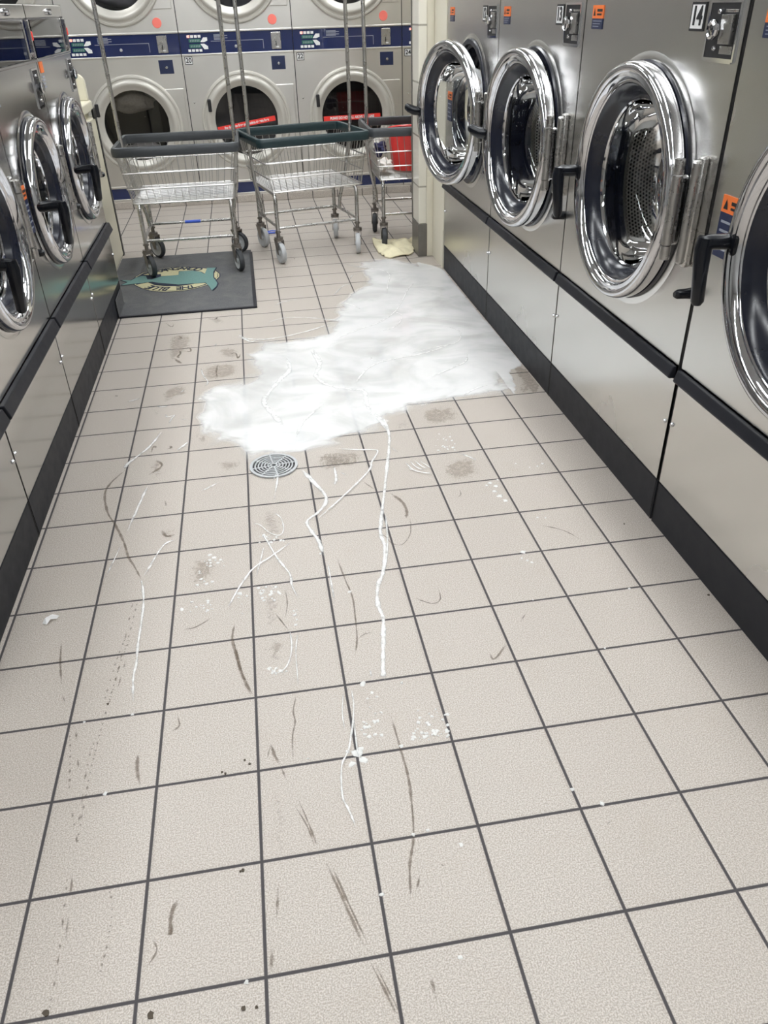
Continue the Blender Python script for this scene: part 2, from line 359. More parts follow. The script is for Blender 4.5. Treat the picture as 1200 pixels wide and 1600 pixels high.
FOAM = [([(2.882,7.935),(3.016,7.523),(3.169,7.153),(3.186,6.861),(3.047,6.595),(2.851,6.377),(2.893,6.111),(2.974,5.832),(3.001,5.468)],0.055),([(3.047,5.321),(3.045,4.925),(3.049,4.432)],0.02),([(3.535,8.515),(3.928,8.399),(4.151,8.351),(4.214,8.263),(4.061,7.934),(3.97,7.655),(3.502,7.012),(3.006,6.4)],0.035),([(4.516,9.638),(4.523,9.03),(4.473,8.586),(4.238,7.502),(3.984,6.401),(3.875,5.872),(3.878,5.503),(3.769,4.975),(3.649,4.678),(3.585,4.326),(3.605,4.034),(3.551,3.665),(3.463,3.179),(3.449,2.947)],0.05),([(4.027,6.393),(3.971,5.852),(3.883,5.36),(3.77,4.909)],0.025),([(0.485,9.851),(0.3,9.265),(0.004,8.746),(-0.023,8.551)],0.05),([(0.532,5.427),(0.599,5.038),(0.62,4.565),(0.617,4.08),(0.631,3.825),(0.62,3.538),(0.657,3.169)],0.03),([(0.405,7.932),(0.325,7.412),(0.215,6.582)],0.045),([(0.172,6.328),(0.108,5.913),(0.04,5.526)],0.02),([(0.95,6.281),(0.789,6.203),(0.671,5.869),(0.557,5.455)],0.03),([(2.601,5.907),(2.295,5.611),(2.045,5.387),(1.882,5.093),(1.765,4.806),(1.697,4.611)],0.03),([(2.173,6.22),(2.266,5.902),(2.372,5.526),(2.512,5.161),(2.527,4.901),(2.591,4.612)],0.03),([(2.441,4.042),(2.449,3.723),(2.386,3.436),(2.261,3.316),(2.165,3.43)],0.02),([(2.383,7.609),(2.491,7.871),(2.387,6.984)],0.03),([(2.204,5.915),(2.129,5.506),(2.058,5.122)],0.02),([(2.546,3.994),(2.494,3.664),(2.484,3.369),(2.477,3.043)],0.012),([(2.051,6.478),(2.157,6.416),(2.278,6.198),(2.422,6.093),(2.494,6.231),(2.468,6.551),(2.345,6.74)],0.018),([(3.062,2.935),(3.048,2.603),(2.935,2.112),(2.832,1.894),(2.797,1.544),(2.84,1.368),(2.883,1.158)],0.02),([(2.98,2.95),(2.921,2.573),(2.922,2.313)],0.012),([(3.312,3.182),(3.311,3.033)],0.02),([(3.04,2.604),(3.012,2.049),(3.048,1.947)],0.015),([(1.821,14.425),(2.246,14.182),(2.671,14.122),(3.407,14.36),(4.154,14.828)],0.05),([(1.894,14.615),(2.172,14.039),(2.389,14.189)],0.06),([(2.492,15.117),(2.958,15.456),(3.487,15.396),(4.22,15.081)],0.03),([(2.814,16.448),(3.109,16.755),(3.683,16.872)],0.035),([(4.939,19.875),(5.599,19.305),(6.074,18.86),(6.17,18.367),(6.005,17.665),(5.783,16.612)],0.05),([(4.32,16.713),(4.766,17.692),(5.032,17.768)],0.03),([(5.02,18.209),(5.145,18.631),(5.329,18.676)],0.03),([(4.489,16.413),(4.803,16.033),(4.981,15.598)],0.04),([(3.923,15.153),(4.215,15.037),(4.357,14.958)],0.05),([(3.535,13.328),(3.62,12.394),(3.474,11.752),(3.665,11.231),(4.126,10.898),(4.345,10.773),(4.313,10.061),(4.46,9.492),(4.516,8.975)],0.09),([(2.922,12.912),(2.958,12.203),(2.686,11.61),(2.373,10.774),(2.497,10.189),(2.743,9.422)],0.09),([(3.485,13.15),(3.571,12.582),(3.599,11.972)],0.05),([(4.176,11.039),(4.502,11.765),(4.82,12.118),(5.252,12.282),(5.976,12.476),(6.791,12.949)],0.05),([(4.065,13.691),(4.716,14.258),(5.211,14.573),(5.804,15.348),(6.437,16.989),(6.706,17.486)],0.05),([(5.654,15.385),(5.891,14.974),(5.608,14.259),(5.112,13.953)],0.035),([(5.563,12.48),(6.167,12.711),(6.791,12.949),(6.993,13.609),(6.749,13.985)],0.03),([(6.809,12.19),(6.667,11.778),(6.219,11.455),(5.679,11.089)],0.05),([(4.743,12.489),(4.842,12.253),(5.677,12.363)],0.035),([(3.516,10.378),(3.043,9.673),(2.887,9.086)],0.06),([(6.164,10.072),(6.461,10.372),(6.818,10.519)],0.05),([(1.254,7.566),(1.398,7.68),(1.543,7.796)],0.035),([(3.426,7.959),(3.421,7.55),(3.365,7.316)],0.05),([(2.881,7.918),(3.031,7.582),(3.176,7.024)],0.05),([(3.479,7.74),(3.61,7.56)],0.03),([(4.445,8.399),(4.562,8.149)],0.02),([(4.606,7.836),(4.686,7.548),(4.844,7.409),(4.992,7.357)],0.03),([(4.691,7.851),(4.754,7.619),(4.882,7.464)],0.025),([(4.77,7.834),(4.851,7.62),(4.942,7.494)],0.025),([(4.848,7.817),(4.924,7.659),(4.998,7.503)],0.02),([(4.599,7.652),(4.699,7.482)],0.02),([(5.56,7.912),(5.691,7.771),(5.788,7.617)],0.05),([(-0.308,11.277),(-0.179,11.338),(-0.028,11.426)],0.04),([(0.592,10.121),(0.626,10.329),(0.675,10.484),(0.548,10.429),(0.505,10.549)],0.03),([(0.794,9.027),(0.895,9.195),(1.009,9.365)],0.035),([(0.745,10.303),(0.985,10.196)],0.03),([(0.833,9.113),(1.003,9.244)],0.02),([(1.095,12.718),(1.161,12.285),(1.262,11.927),(1.204,11.68)],0.03),([(0.296,10.937),(0.444,10.904),(0.539,10.942)],0.05),([(0.683,11.42),(0.844,11.729)],0.03),([(1.358,13.904),(1.412,14.135)],0.03)]
SCUFF = [([(-0.023,8.551),(-0.212,8.155),(-0.258,7.797),(-0.143,7.254),(0.009,6.897),(0.193,6.398),(0.296,6.015),(0.427,5.713),(0.532,5.427)],0.03),([(1.781,4.309),(1.744,4.017),(1.795,3.698),(1.86,3.346),(1.953,3.031)],0.03),([(3.182,5.431),(3.238,4.886),(3.286,4.504),(3.263,4.046),(3.237,3.726),(3.172,3.431)],0.018),([(3.447,3.802),(3.336,3.786),(3.243,3.714)],0.015),([(4.189,6.94),(4.34,6.621),(4.352,6.325),(4.301,6.174)],0.04),([(4.372,6.199),(4.3,5.785),(4.137,5.537),(3.997,5.587),(3.925,5.786),(3.818,5.921)],0.012),([(4.415,4.463),(4.391,4.255),(4.284,4.187),(4.149,4.273),(4.086,4.345)],0.015),([(1.151,4.306),(1.294,4.321),(1.507,4.476)],0.02),([(2.278,4.398),(2.376,4.164),(2.44,4.015)],0.015),([(2.435,4.857),(2.444,4.552),(2.401,4.271)],0.012),([(3.812,7.402),(3.995,7.043)],0.02),([(3.429,2.477),(3.451,2.039),(3.463,1.594),(3.394,1.024),(3.303,0.74),(3.247,0.402)],0.022),([(2.138,2.311),(2.17,2.159),(2.22,2.032)],0.03),([(2.22,2.032),(2.275,1.816)],0.02),([(2.138,2.311),(2.092,2.126)],0.015),([(1.759,3.995),(1.843,3.466),(1.982,2.999)],0.025),([(2.446,2.939),(2.399,2.727),(2.408,2.565),(2.367,2.368),(2.352,2.03)],0.015),([(-0.324,4.402),(-0.271,3.999),(-0.182,3.587)],0.02),([(-0.156,3.437),(-0.086,3.311)],0.015),([(2.367,1.603),(2.445,1.319),(2.508,1.053)],0.018),([(2.32,1.548),(2.426,1.302),(2.484,1.057)],0.012),([(2.562,0.913),(2.693,0.47),(2.798,0.087)],0.022),([(2.601,0.898),(2.724,0.464),(2.836,0.095)],0.016),([(2.827,-0.022),(2.899,-0.235),(2.975,-0.464)],0.018),([(2.864,-0.043),(2.927,-0.24),(2.994,-0.441)],0.012),([(3.28,-0.191),(3.29,-0.414)],0.03),([(3.38,0.654),(3.307,0.459)],0.02),([(0.777,2.47),(0.789,2.231),(0.837,2.04)],0.03),([(1.153,2.883),(1.18,2.746),(1.105,2.683)],0.02),([(1.285,0.793),(1.229,0.67),(1.226,0.478),(1.245,0.57)],0.03),([(1.075,0.474),(1.128,0.373),(1.064,0.251)],0.015),([(2.137,0.775),(2.101,0.367)],0.02),([(2.064,0.235),(2.04,0.032)],0.03),([(3.574,0.69),(3.6,0.657)],0.01),([(5.387,3.791),(5.253,3.634)],0.015),([(5.283,6.81),(5.272,6.667),(5.185,6.561)],0.012),([(5.266,0.837),(5.152,0.789)],0.012),([(6.161,5.626),(6.472,5.412),(6.646,5.117)],0.015),([(4.739,3.191),(4.764,3.077),(4.99,3.308)],0.025),([(6.116,2.406),(6.072,2.268)],0.012),([(0.574,13.889),(0.611,13.723),(0.567,13.503),(0.612,13.454)],0.04),([(0.487,13.445),(0.612,13.192),(0.671,13.105)],0.05),([(0.522,14.851),(0.576,14.667),(0.46,14.652)],0.04),([(0.722,13.776),(0.834,13.789),(0.797,13.996),(0.683,13.983)],0.03),([(1.445,12.854),(1.424,12.432),(1.455,12.083)],0.03),([(0.125,15.893),(0.303,15.525),(0.351,15.745)],0.03),([(1.135,15.933),(1.341,15.836),(1.401,16.014)],0.03),([(0.61,9.161),(0.696,9.19),(0.645,9.297)],0.04),([(1.69,13.395),(1.831,13.439),(1.885,13.121),(1.944,13.413)],0.03),([(0.355,9.074),(0.379,9.306),(0.441,9.221)],0.04),([(-0.566,11.7),(-0.508,11.625)],0.05),([(0.72,6.594),(0.795,6.425),(0.92,6.438)],0.05),([(0.705,7.42),(0.74,7.24)],0.04),([(0.362,8.273),(0.577,8.574),(0.437,8.809)],0.04)]
TRACK = [[(0.504,4.24),(0.435,3.8),(0.381,3.221),(0.345,2.75),(0.324,2.364),(0.318,1.919),(0.319,1.475)],[(0.441,4.253),(0.384,3.872),(0.333,3.287)],[(0.315,2.745),(0.279,2.373),(0.309,1.496)],[(0.008,2.942),(0.076,2.602),(0.144,2.125)],[(0.084,2.902),(0.2,2.341)],[(0.214,1.855),(0.293,1.596)],[(0.292,1.148),(0.341,0.425),(0.342,0.031)],[(0.329,1.212),(0.386,0.417)],[(0.604,1.09),(0.712,0.863),(0.722,0.538),(0.687,0.246)],[(0.523,4.932),(0.49,4.37),(0.459,4.008)],[(0.466,4.943),(0.431,3.814),(0.389,3.22)],[(0.494,3.851),(0.437,3.211)]]
WET = [[(2.099,6.668),(2.219,6.934),(2.397,6.897),(2.555,6.534),(2.532,6.146),(2.394,5.95),(2.228,5.983),(2.151,6.224)],[(2.062,3.955),(2.225,4.03),(2.419,3.965),(2.449,3.723),(2.369,3.439),(2.245,3.329),(2.166,3.454),(2.07,3.645)],[(2.048,4.75),(2.184,4.845),(2.416,4.861),(2.429,4.437),(2.299,4.07),(2.083,4.058)],[(0.238,8.851),(0.622,8.98),(0.707,8.446),(0.616,8.028),(0.379,8.078)],[(0.627,6.691),(0.991,6.695),(0.992,6.272),(0.768,6.207)],[(1.283,8.628),(2.026,8.574),(1.92,8.09),(1.537,8.073)],[(3.23,8.527),(3.665,8.328),(3.98,8.053),(3.828,7.686),(3.173,7.923)],[(4.619,9.429),(5.0,9.407),(5.024,8.98),(4.591,8.957)],[(1.075,5.857),(1.605,5.821),(1.647,5.467),(1.419,5.059),(1.114,5.058)],[(0.283,11.76),(0.572,12.017),(0.951,11.932),(0.962,11.357),(0.715,11.29),(0.537,10.971),(0.3,11.202)],[(0.092,10.925),(0.343,10.956),(0.548,10.795),(0.378,10.494),(0.372,10.116),(0.329,10.072),(0.274,10.461)],[(0.999,9.874),(1.256,9.766),(1.447,9.369),(1.407,9.133),(1.025,9.264)],[(1.058,13.016),(1.967,12.953),(1.983,12.098),(1.457,11.949),(1.04,11.977)],[(0.657,10.6),(0.967,10.645),(0.983,10.251),(0.783,10.026)],[(0.152,15.07),(0.934,14.971),(0.938,14.043),(0.505,13.143),(0.289,13.12)],[(1.085,16.042),(1.495,16.137),(1.718,15.508),(1.257,15.342)],[(1.316,13.874),(1.978,13.88),(1.968,13.027),(1.441,13.149)],[(3.12,2.895),(3.371,2.875),(3.297,2.293),(3.132,2.124),(3.018,2.295)],[(2.032,2.636),(2.152,2.64),(2.172,2.207),(2.015,2.094)],[(1.87,2.411),(2.006,2.436),(1.995,2.051),(1.828,2.129)],[(2.045,1.859),(2.331,1.717),(2.338,1.298),(2.283,1.001),(2.014,0.976)],[(0.797,2.664),(0.969,2.683),(1.175,2.493),(1.041,2.23),(0.844,2.361)],[(7.394,11.103),(7.807,11.394),(7.822,9.992),(7.072,9.898),(7.431,10.535)],[(5.177,9.869),(6.026,9.889),(5.985,9.029),(5.109,8.969)],[(5.06,7.717),(5.86,7.926),(5.826,7.043),(5.102,6.999)],[(4.744,9.455),(5.03,9.432),(4.919,9.01),(4.598,8.957)],[(3.065,8.582),(4.025,8.489),(4.049,7.933),(3.085,7.621)]]
SPOT = [((5.802,6.899),0.04),((5.874,6.784),0.05),((5.809,6.651),0.04),((5.851,6.498),0.05),((5.897,6.347),0.04),((5.954,6.968),0.02),((5.731,6.834),0.025),((5.747,5.027),0.04),((5.68,4.889),0.02),((5.786,4.771),0.025),((5.741,4.825),0.02),((6.221,5.803),0.02),((6.334,5.771),0.015),((6.82,7.31),0.03),((6.716,7.246),0.02),((6.394,7.4),0.02),((6.575,7.233),0.015),((6.837,3.986),0.02),((5.543,4.007),0.012),((4.996,1.215),0.025),((5.215,1.014),0.025),((6.087,3.005),0.015),((3.002,2.027),0.06),((3.058,1.935),0.04),((2.94,1.906),0.04),((2.911,2.068),0.025),((3.048,2.081),0.03),((2.506,2.058),0.012),((3.53,1.038),0.02),((3.392,1.017),0.02),((3.005,0.504),0.025),((1.848,-0.013),0.02),((0.156,2.988),0.015),((0.507,2.005),0.025),((0.666,3.003),0.02),((3.463,2.037),0.025),((3.194,2.967),0.04),((3.634,2.912),0.02),((3.549,-0.123),0.025),((3.8,0.842),0.025),((3.203,2.986),0.03),((1.304,4.051),0.012),((2.968,5.545),0.02),((3.264,4.63),0.03),((3.875,2.161),0.025),((3.978,2.142),0.028),((3.705,2.307),0.029),((3.869,2.098),0.01),((3.868,2.368),0.02),((3.925,2.457),0.013),((3.749,2.115),0.025),((3.72,2.168),0.011),((3.929,2.407),0.008),((4.005,2.358),0.013),((3.979,2.089),0.014),((4.003,2.22),0.023),((3.723,2.11),0.023),((3.972,2.081),0.015),((3.84,2.408),0.011),((3.73,2.371),0.021),((3.679,2.224),0.015),((3.767,2.151),0.019),((3.797,2.283),0.024),((3.673,2.106),0.009),((3.907,2.114),0.008),((3.963,2.3),0.021),((3.733,2.479),0.012),((4.034,2.358),0.025),((3.956,2.065),0.016),((3.806,2.263),0.025),((3.616,2.126),0.026),((3.836,2.171),0.029),((3.621,2.175),0.021),((3.844,2.133),0.028),((3.744,2.155),0.015),((3.651,2.201),0.011),((3.766,2.068),0.012),((3.595,2.102),0.02),((3.709,2.171),0.021),((3.816,2.124),0.017),((3.598,2.11),0.009),((3.717,2.097),0.011),((3.227,2.235),0.022),((3.324,2.755),0.018),((3.092,2.325),0.014),((3.154,2.219),0.027),((3.337,2.524),0.019),((3.272,2.52),0.014),((3.22,2.748),0.016),((3.29,2.217),0.022),((3.227,2.62),0.01),((3.129,2.356),0.027),((3.15,2.35),0.025),((3.245,2.408),0.025),((3.158,2.399),0.014),((3.183,2.354),0.023),((3.12,2.258),0.022),((3.28,2.828),0.02),((3.133,2.424),0.018),((3.277,2.412),0.026),((5.343,8.238),0.024),((5.561,8.417),0.027),((5.515,8.168),0.029),((5.575,8.284),0.02),((5.249,8.114),0.029),((5.38,8.195),0.024),((5.558,8.556),0.025),((5.42,8.206),0.017),((5.416,8.125),0.022),((5.581,8.666),0.012),((5.374,8.227),0.013),((5.462,8.223),0.009),((5.458,8.535),0.009),((5.323,8.493),0.012),((5.393,8.701),0.018),((5.36,8.259),0.021),((5.263,8.062),0.008),((5.425,8.502),0.017),((5.232,8.122),0.016),((5.24,8.284),0.01),((5.464,8.446),0.021),((5.523,8.069),0.017),((2.257,4.691),0.016),((2.131,4.722),0.02),((2.282,4.647),0.021),((2.169,4.679),0.008),((2.124,4.727),0.022),((2.13,4.718),0.028),((2.176,4.733),0.013),((2.157,4.671),0.016),((2.283,4.653),0.021),((2.151,4.671),0.019),((1.48,5.747),0.032),((1.501,5.756),0.019),((1.399,5.637),0.019),((1.449,5.562),0.028),((1.368,5.68),0.015),((1.629,5.526),0.014),((1.436,5.825),0.032),((1.448,5.633),0.019),((1.547,5.615),0.026),((1.4,5.58),0.015),((1.514,5.733),0.015),((1.513,5.679),0.017),((1.575,5.615),0.009),((1.435,5.699),0.03),((1.615,5.625),0.008),((1.584,5.68),0.022),((1.384,4.668),0.02),((1.466,4.716),0.017),((1.44,4.77),0.015),((1.431,4.807),0.028),((1.377,4.721),0.015),((1.416,4.591),0.011),((1.289,4.708),0.02),((1.224,4.824),0.022),((1.423,4.808),0.014),((1.431,4.618),0.024),((1.105,4.7),0.031),((1.503,4.627),0.009),((1.436,4.765),0.023),((1.485,4.628),0.011),((1.217,4.628),0.012),((1.342,4.733),0.012),((2.264,4.931),0.011),((2.189,4.94),0.009),((2.243,4.78),0.029),((2.112,4.875),0.016),((2.253,4.834),0.031),((2.188,4.944),0.025),((2.115,4.83),0.02),((2.347,4.801),0.023),((2.15,4.84),0.014),((2.298,4.819),0.011),((2.143,4.882),0.026),((2.123,4.81),0.024),((2.095,4.826),0.01),((2.108,4.839),0.014),((2.337,4.819),0.016),((2.318,4.924),0.025),((2.089,4.942),0.031),((2.28,4.888),0.011),((2.364,4.773),0.028),((2.112,4.832),0.017),((2.216,6.098),0.023),((2.258,6.077),0.011),((2.437,5.982),0.027),((2.286,5.968),0.02),((2.348,6.017),0.026),((2.278,6.138),0.009),((2.206,6.166),0.029),((2.304,5.984),0.008),((2.299,5.956),0.023),((2.287,6.053),0.01),((2.187,6.143),0.017),((2.267,5.965),0.012),((2.223,6.109),0.012),((2.236,6.116),0.02),((2.135,5.982),0.017),((2.476,5.965),0.024),((2.299,5.944),0.011),((2.38,6.074),0.024),((2.404,6.097),0.013),((2.137,6.137),0.01),((2.241,3.322),0.017),((2.225,3.374),0.015),((2.309,3.334),0.012),((2.21,3.357),0.031),((2.293,3.364),0.031),((2.166,3.424),0.027),((2.247,3.41),0.021),((2.361,3.342),0.016),((1.833,4.88),0.03),((1.873,4.461),0.009),((1.85,4.887),0.018),((1.828,4.791),0.018),((1.857,4.885),0.009),((1.932,4.807),0.02),((1.865,4.651),0.01),((1.858,4.857),0.021),((1.475,5.201),0.029),((1.302,5.463),0.021),((1.373,5.232),0.017),((1.407,5.166),0.03),((1.33,5.288),0.028),((1.306,5.423),0.015),((1.283,5.173),0.028),((1.327,5.413),0.01),((2.519,4.39),0.018),((2.54,4.331),0.009),((2.553,4.396),0.013),((2.515,4.292),0.01),((2.526,4.31),0.026),((2.523,4.115),0.024),((2.545,4.218),0.019)]
DIRT = [((0.321,0.037),0.028),((1.117,-0.123),0.03),((1.834,0.947),0.016),((1.811,0.939),0.012),((1.638,2.049),0.014),((1.67,2.027),0.014),((1.823,-0.199),0.02),((1.92,-0.207),0.015),((0.378,3.214),0.014),((7.761,3.67),0.018),((7.389,5.391),0.012),((1.282,11.103),0.02),((3.649,20.829),0.02),((1.863,2.159),0.012),((1.913,2.101),0.015)]
M_OVAL = [(-1.049,19.562),(-1.009,20.004),(-0.844,20.376),(-0.399,20.633),(-0.052,20.738),(0.306,20.688),(0.667,20.572),(1.059,20.34),(1.299,20.084),(1.435,19.682),(1.438,19.425),(1.316,19.007),(1.072,18.635),(0.75,18.388),(0.428,18.285),(-0.032,18.291),(-0.395,18.446),(-0.725,18.807),(-0.956,19.197)]
M_BODY = [(-1.346,19.717),(-1.068,19.616),(-0.94,19.884),(-0.809,20.003),(-0.692,19.973),(-0.617,19.6),(-0.487,19.567),(-0.251,19.809),(0.234,19.837),(0.243,20.199),(0.624,20.175),(0.863,19.986),(0.987,19.725),(1.043,20.365),(1.295,20.321),(1.229,19.891),(1.24,19.325),(1.301,19.06),(1.362,18.752),(1.338,18.473),(1.221,18.112),(1.144,18.522),(1.038,18.883),(0.676,18.879),(0.287,18.882),(-0.114,19.08),(-0.468,19.335),(-0.798,19.283),(-0.989,19.254),(-1.234,19.22),(-1.291,19.234),(-1.151,19.47)]
M_FAR = [(-0.78,20.15),(-0.382,20.415),(-0.043,20.595),(0.309,20.633),(0.669,20.506),(1.045,20.279),(1.001,19.743),(0.833,20.015),(0.594,20.183),(0.241,20.253),(-0.021,20.236),(-0.314,20.082),(-0.643,20.063)]
M_INSET = [(-0.296,20.234),(0.227,20.235),(0.235,19.816),(-0.254,19.861)]
M_NEAR = [(-0.87,19.176),(-0.579,19.324),(-0.357,18.997),(-0.069,18.829),(0.295,18.737),(0.678,18.83),(0.924,18.941),(1.054,18.812),(0.933,18.67),(0.691,18.496),(0.316,18.359),(-0.04,18.402),(-0.402,18.539),(-0.671,18.812)]
M_DARK = [(-0.465,19.295),(-0.116,19.109),(0.231,18.896),(-0.074,18.907),(-0.337,19.088)]
M_EYE = [(1.26,19.779),(1.317,19.869),(1.359,19.547),(1.327,19.202),(1.268,19.317)]
M_TX_FAR = [(-0.463,20.33),(-0.208,20.423),(0.08,20.509),(0.375,20.486),(0.616,20.369),(0.841,20.225)]
M_TX_NEAR = [(0.755,18.62),(0.523,18.566),(0.291,18.55),(-0.025,18.583),(-0.306,18.701),(-0.542,18.902)]
M_WEAR = [(1.471,20.582),(1.799,20.061),(1.941,19.448),(1.796,18.934),(1.573,18.413)]
CLOTH = [(6.314,22.611),(6.472,22.397),(6.634,22.1),(7.135,21.963),(7.481,22.119),(7.65,22.328),(7.47,21.221),(7.222,20.288),(6.818,20.248),(6.449,20.054),(6.275,20.541),(6.218,21.322)]
PAPER = [(-0.54,4.803)]
BLUE = [(3.121,24.288)]
BLUE2 = [(2.573,24.078)]
# ================================================================ the setting
mb=MB(); mb.box(-12,16,-14,33.5,-.4,0); struct(mb.build('floor',M['floor']))
mb=MB(); mb.box(-12,16,-14,33.5,ROOM_H,ROOM_H+.4); struct(mb.build('ceiling',M['ceiling']))
mb=MB(); mb.box(-12.4,-12,-14,33.5,0,ROOM_H); struct(mb.build('wall_left',M['wall']))
mb=MB(); mb.box(16,16.4,-14,33.5,0,ROOM_H); struct(mb.build('wall_right',M['wall']))
mb=MB(); mb.box(-12,16,-14.4,-14,0,ROOM_H); struct(mb.build('wall_front',M['wall']))
mb=MB(); mb.box(-12,16,33.5,33.9,0,ROOM_H); struct(mb.build('wall_back',M['wall']))
# wall above the dryers
mb=MB(); mb.box(-12,16,29.75,30.1,10.0,ROOM_H); struct(mb.build('wall_above',M['wall'],bevel=.03))
mb=MB(); mb.box(-12,16,29.62,33.4,0,.27); struct(mb.build('baseboard_back',M['floor'],bevel=.02))
# partition that closes the right-hand washer row
mb=MB(); mb.box(7.60,16,20.22,21.0,0,ROOM_H); struct(mb.build('wall_partition',M['cream_wall']))
mb=MB(); mb.box(7.37,7.60,20.10,21.0,.95,ROOM_H); struct(mb.build('wall_partition_end',M['wall_tile'],bevel=.02))
mb=MB(); mb.box(7.35,7.62,20.08,21.02,0,.95); struct(mb.build('baseboard_partition',M['grey_metal'],bevel=.015))
mb=MB(); mb.box(7.345,7.40,20.96,21.04,.95,ROOM_H); struct(mb.build('trim_1',M['grey_metal']))
mb=MB(); mb.box(7.60,7.80,20.10,20.22,0,2.25); mb.box(7.60,7.80,20.12,20.22,2.25,2.45); mb.box(7.60,7.80,20.13,20.22,2.45,ROOM_H); struct(mb.build('trim_2',M['cream_wall'],bevel=.015))
mb=MB(); mb.box(7.80,7.92,18.74,20.20,0,9.0); mb.box(7.78,7.80,18.74,18.86,0,1.05); struct(mb.build('trim_3',M['cream_wall'],bevel=.012))
# ceiling lamps
for i,(lx,ly) in enumerate(LAMPS):
    r=empty('ceiling_lamp',(lx,ly,ROOM_H-.16)); tag(r,'white rectangular fluorescent ceiling lamp with a bright diffuser','lamp','fluorescent ceiling lamps')
    mb=MB(); mb.box(-.6,.6,-3,-2.9,0,.15); mb.box(-.6,.6,2.9,3,0,.15); mb.box(-.6,-.5,-2.9,2.9,0,.15); mb.box(.5,.6,-2.9,2.9,0,.15); mb.box(-.5,.5,-2.9,2.9,.11,.15)
    mb.build('lamp_frame',M['ceiling'],r)
    mb=MB(); mb.box(-.5,.5,-2.9,2.9,.05,.08); mb.build('diffuser',M['lamp'],r)
# ================================================================ washers
def sticker(parent, x0,x1,z0,z1, split, y=-.012, lines=4):
    """orange warning on top of a navy instruction block"""
    mb=MB(); mb.box(x0,x1,y,0,split,z1); mb.cur=1; mb.box(x0,x1,y,0,z0,split)
    mb.cur=2; h=z1-split; w=x1-x0
    mb.add([(x0+.1*w,y-.004,split+.2*h),(x0+.32*w,y-.004,split+.2*h),(x0+.21*w,y-.004,split+.8*h)],[(0,1,2)])
    mb.box(x0+.45*w,x1-.08*w,y-.004,y,split+.52*h,split+.72*h); mb.box(x0+.45*w,x1-.14*w,y-.004,y,split+.24*h,split+.38*h)
    mb.cur=3; hh=(split-z0)/(lines+1)
    for i in range(lines): mb.box(x0+.12*w,x1-(.08+.12*(i%3))*w,y-.004,y,split-hh*(i+1)-.12*hh,split-hh*(i+1)+.14*hh)
    return mb.build('warning_sticker',[M['orange'],M['navy_matte'],M['black'],M['grey_print']],parent)
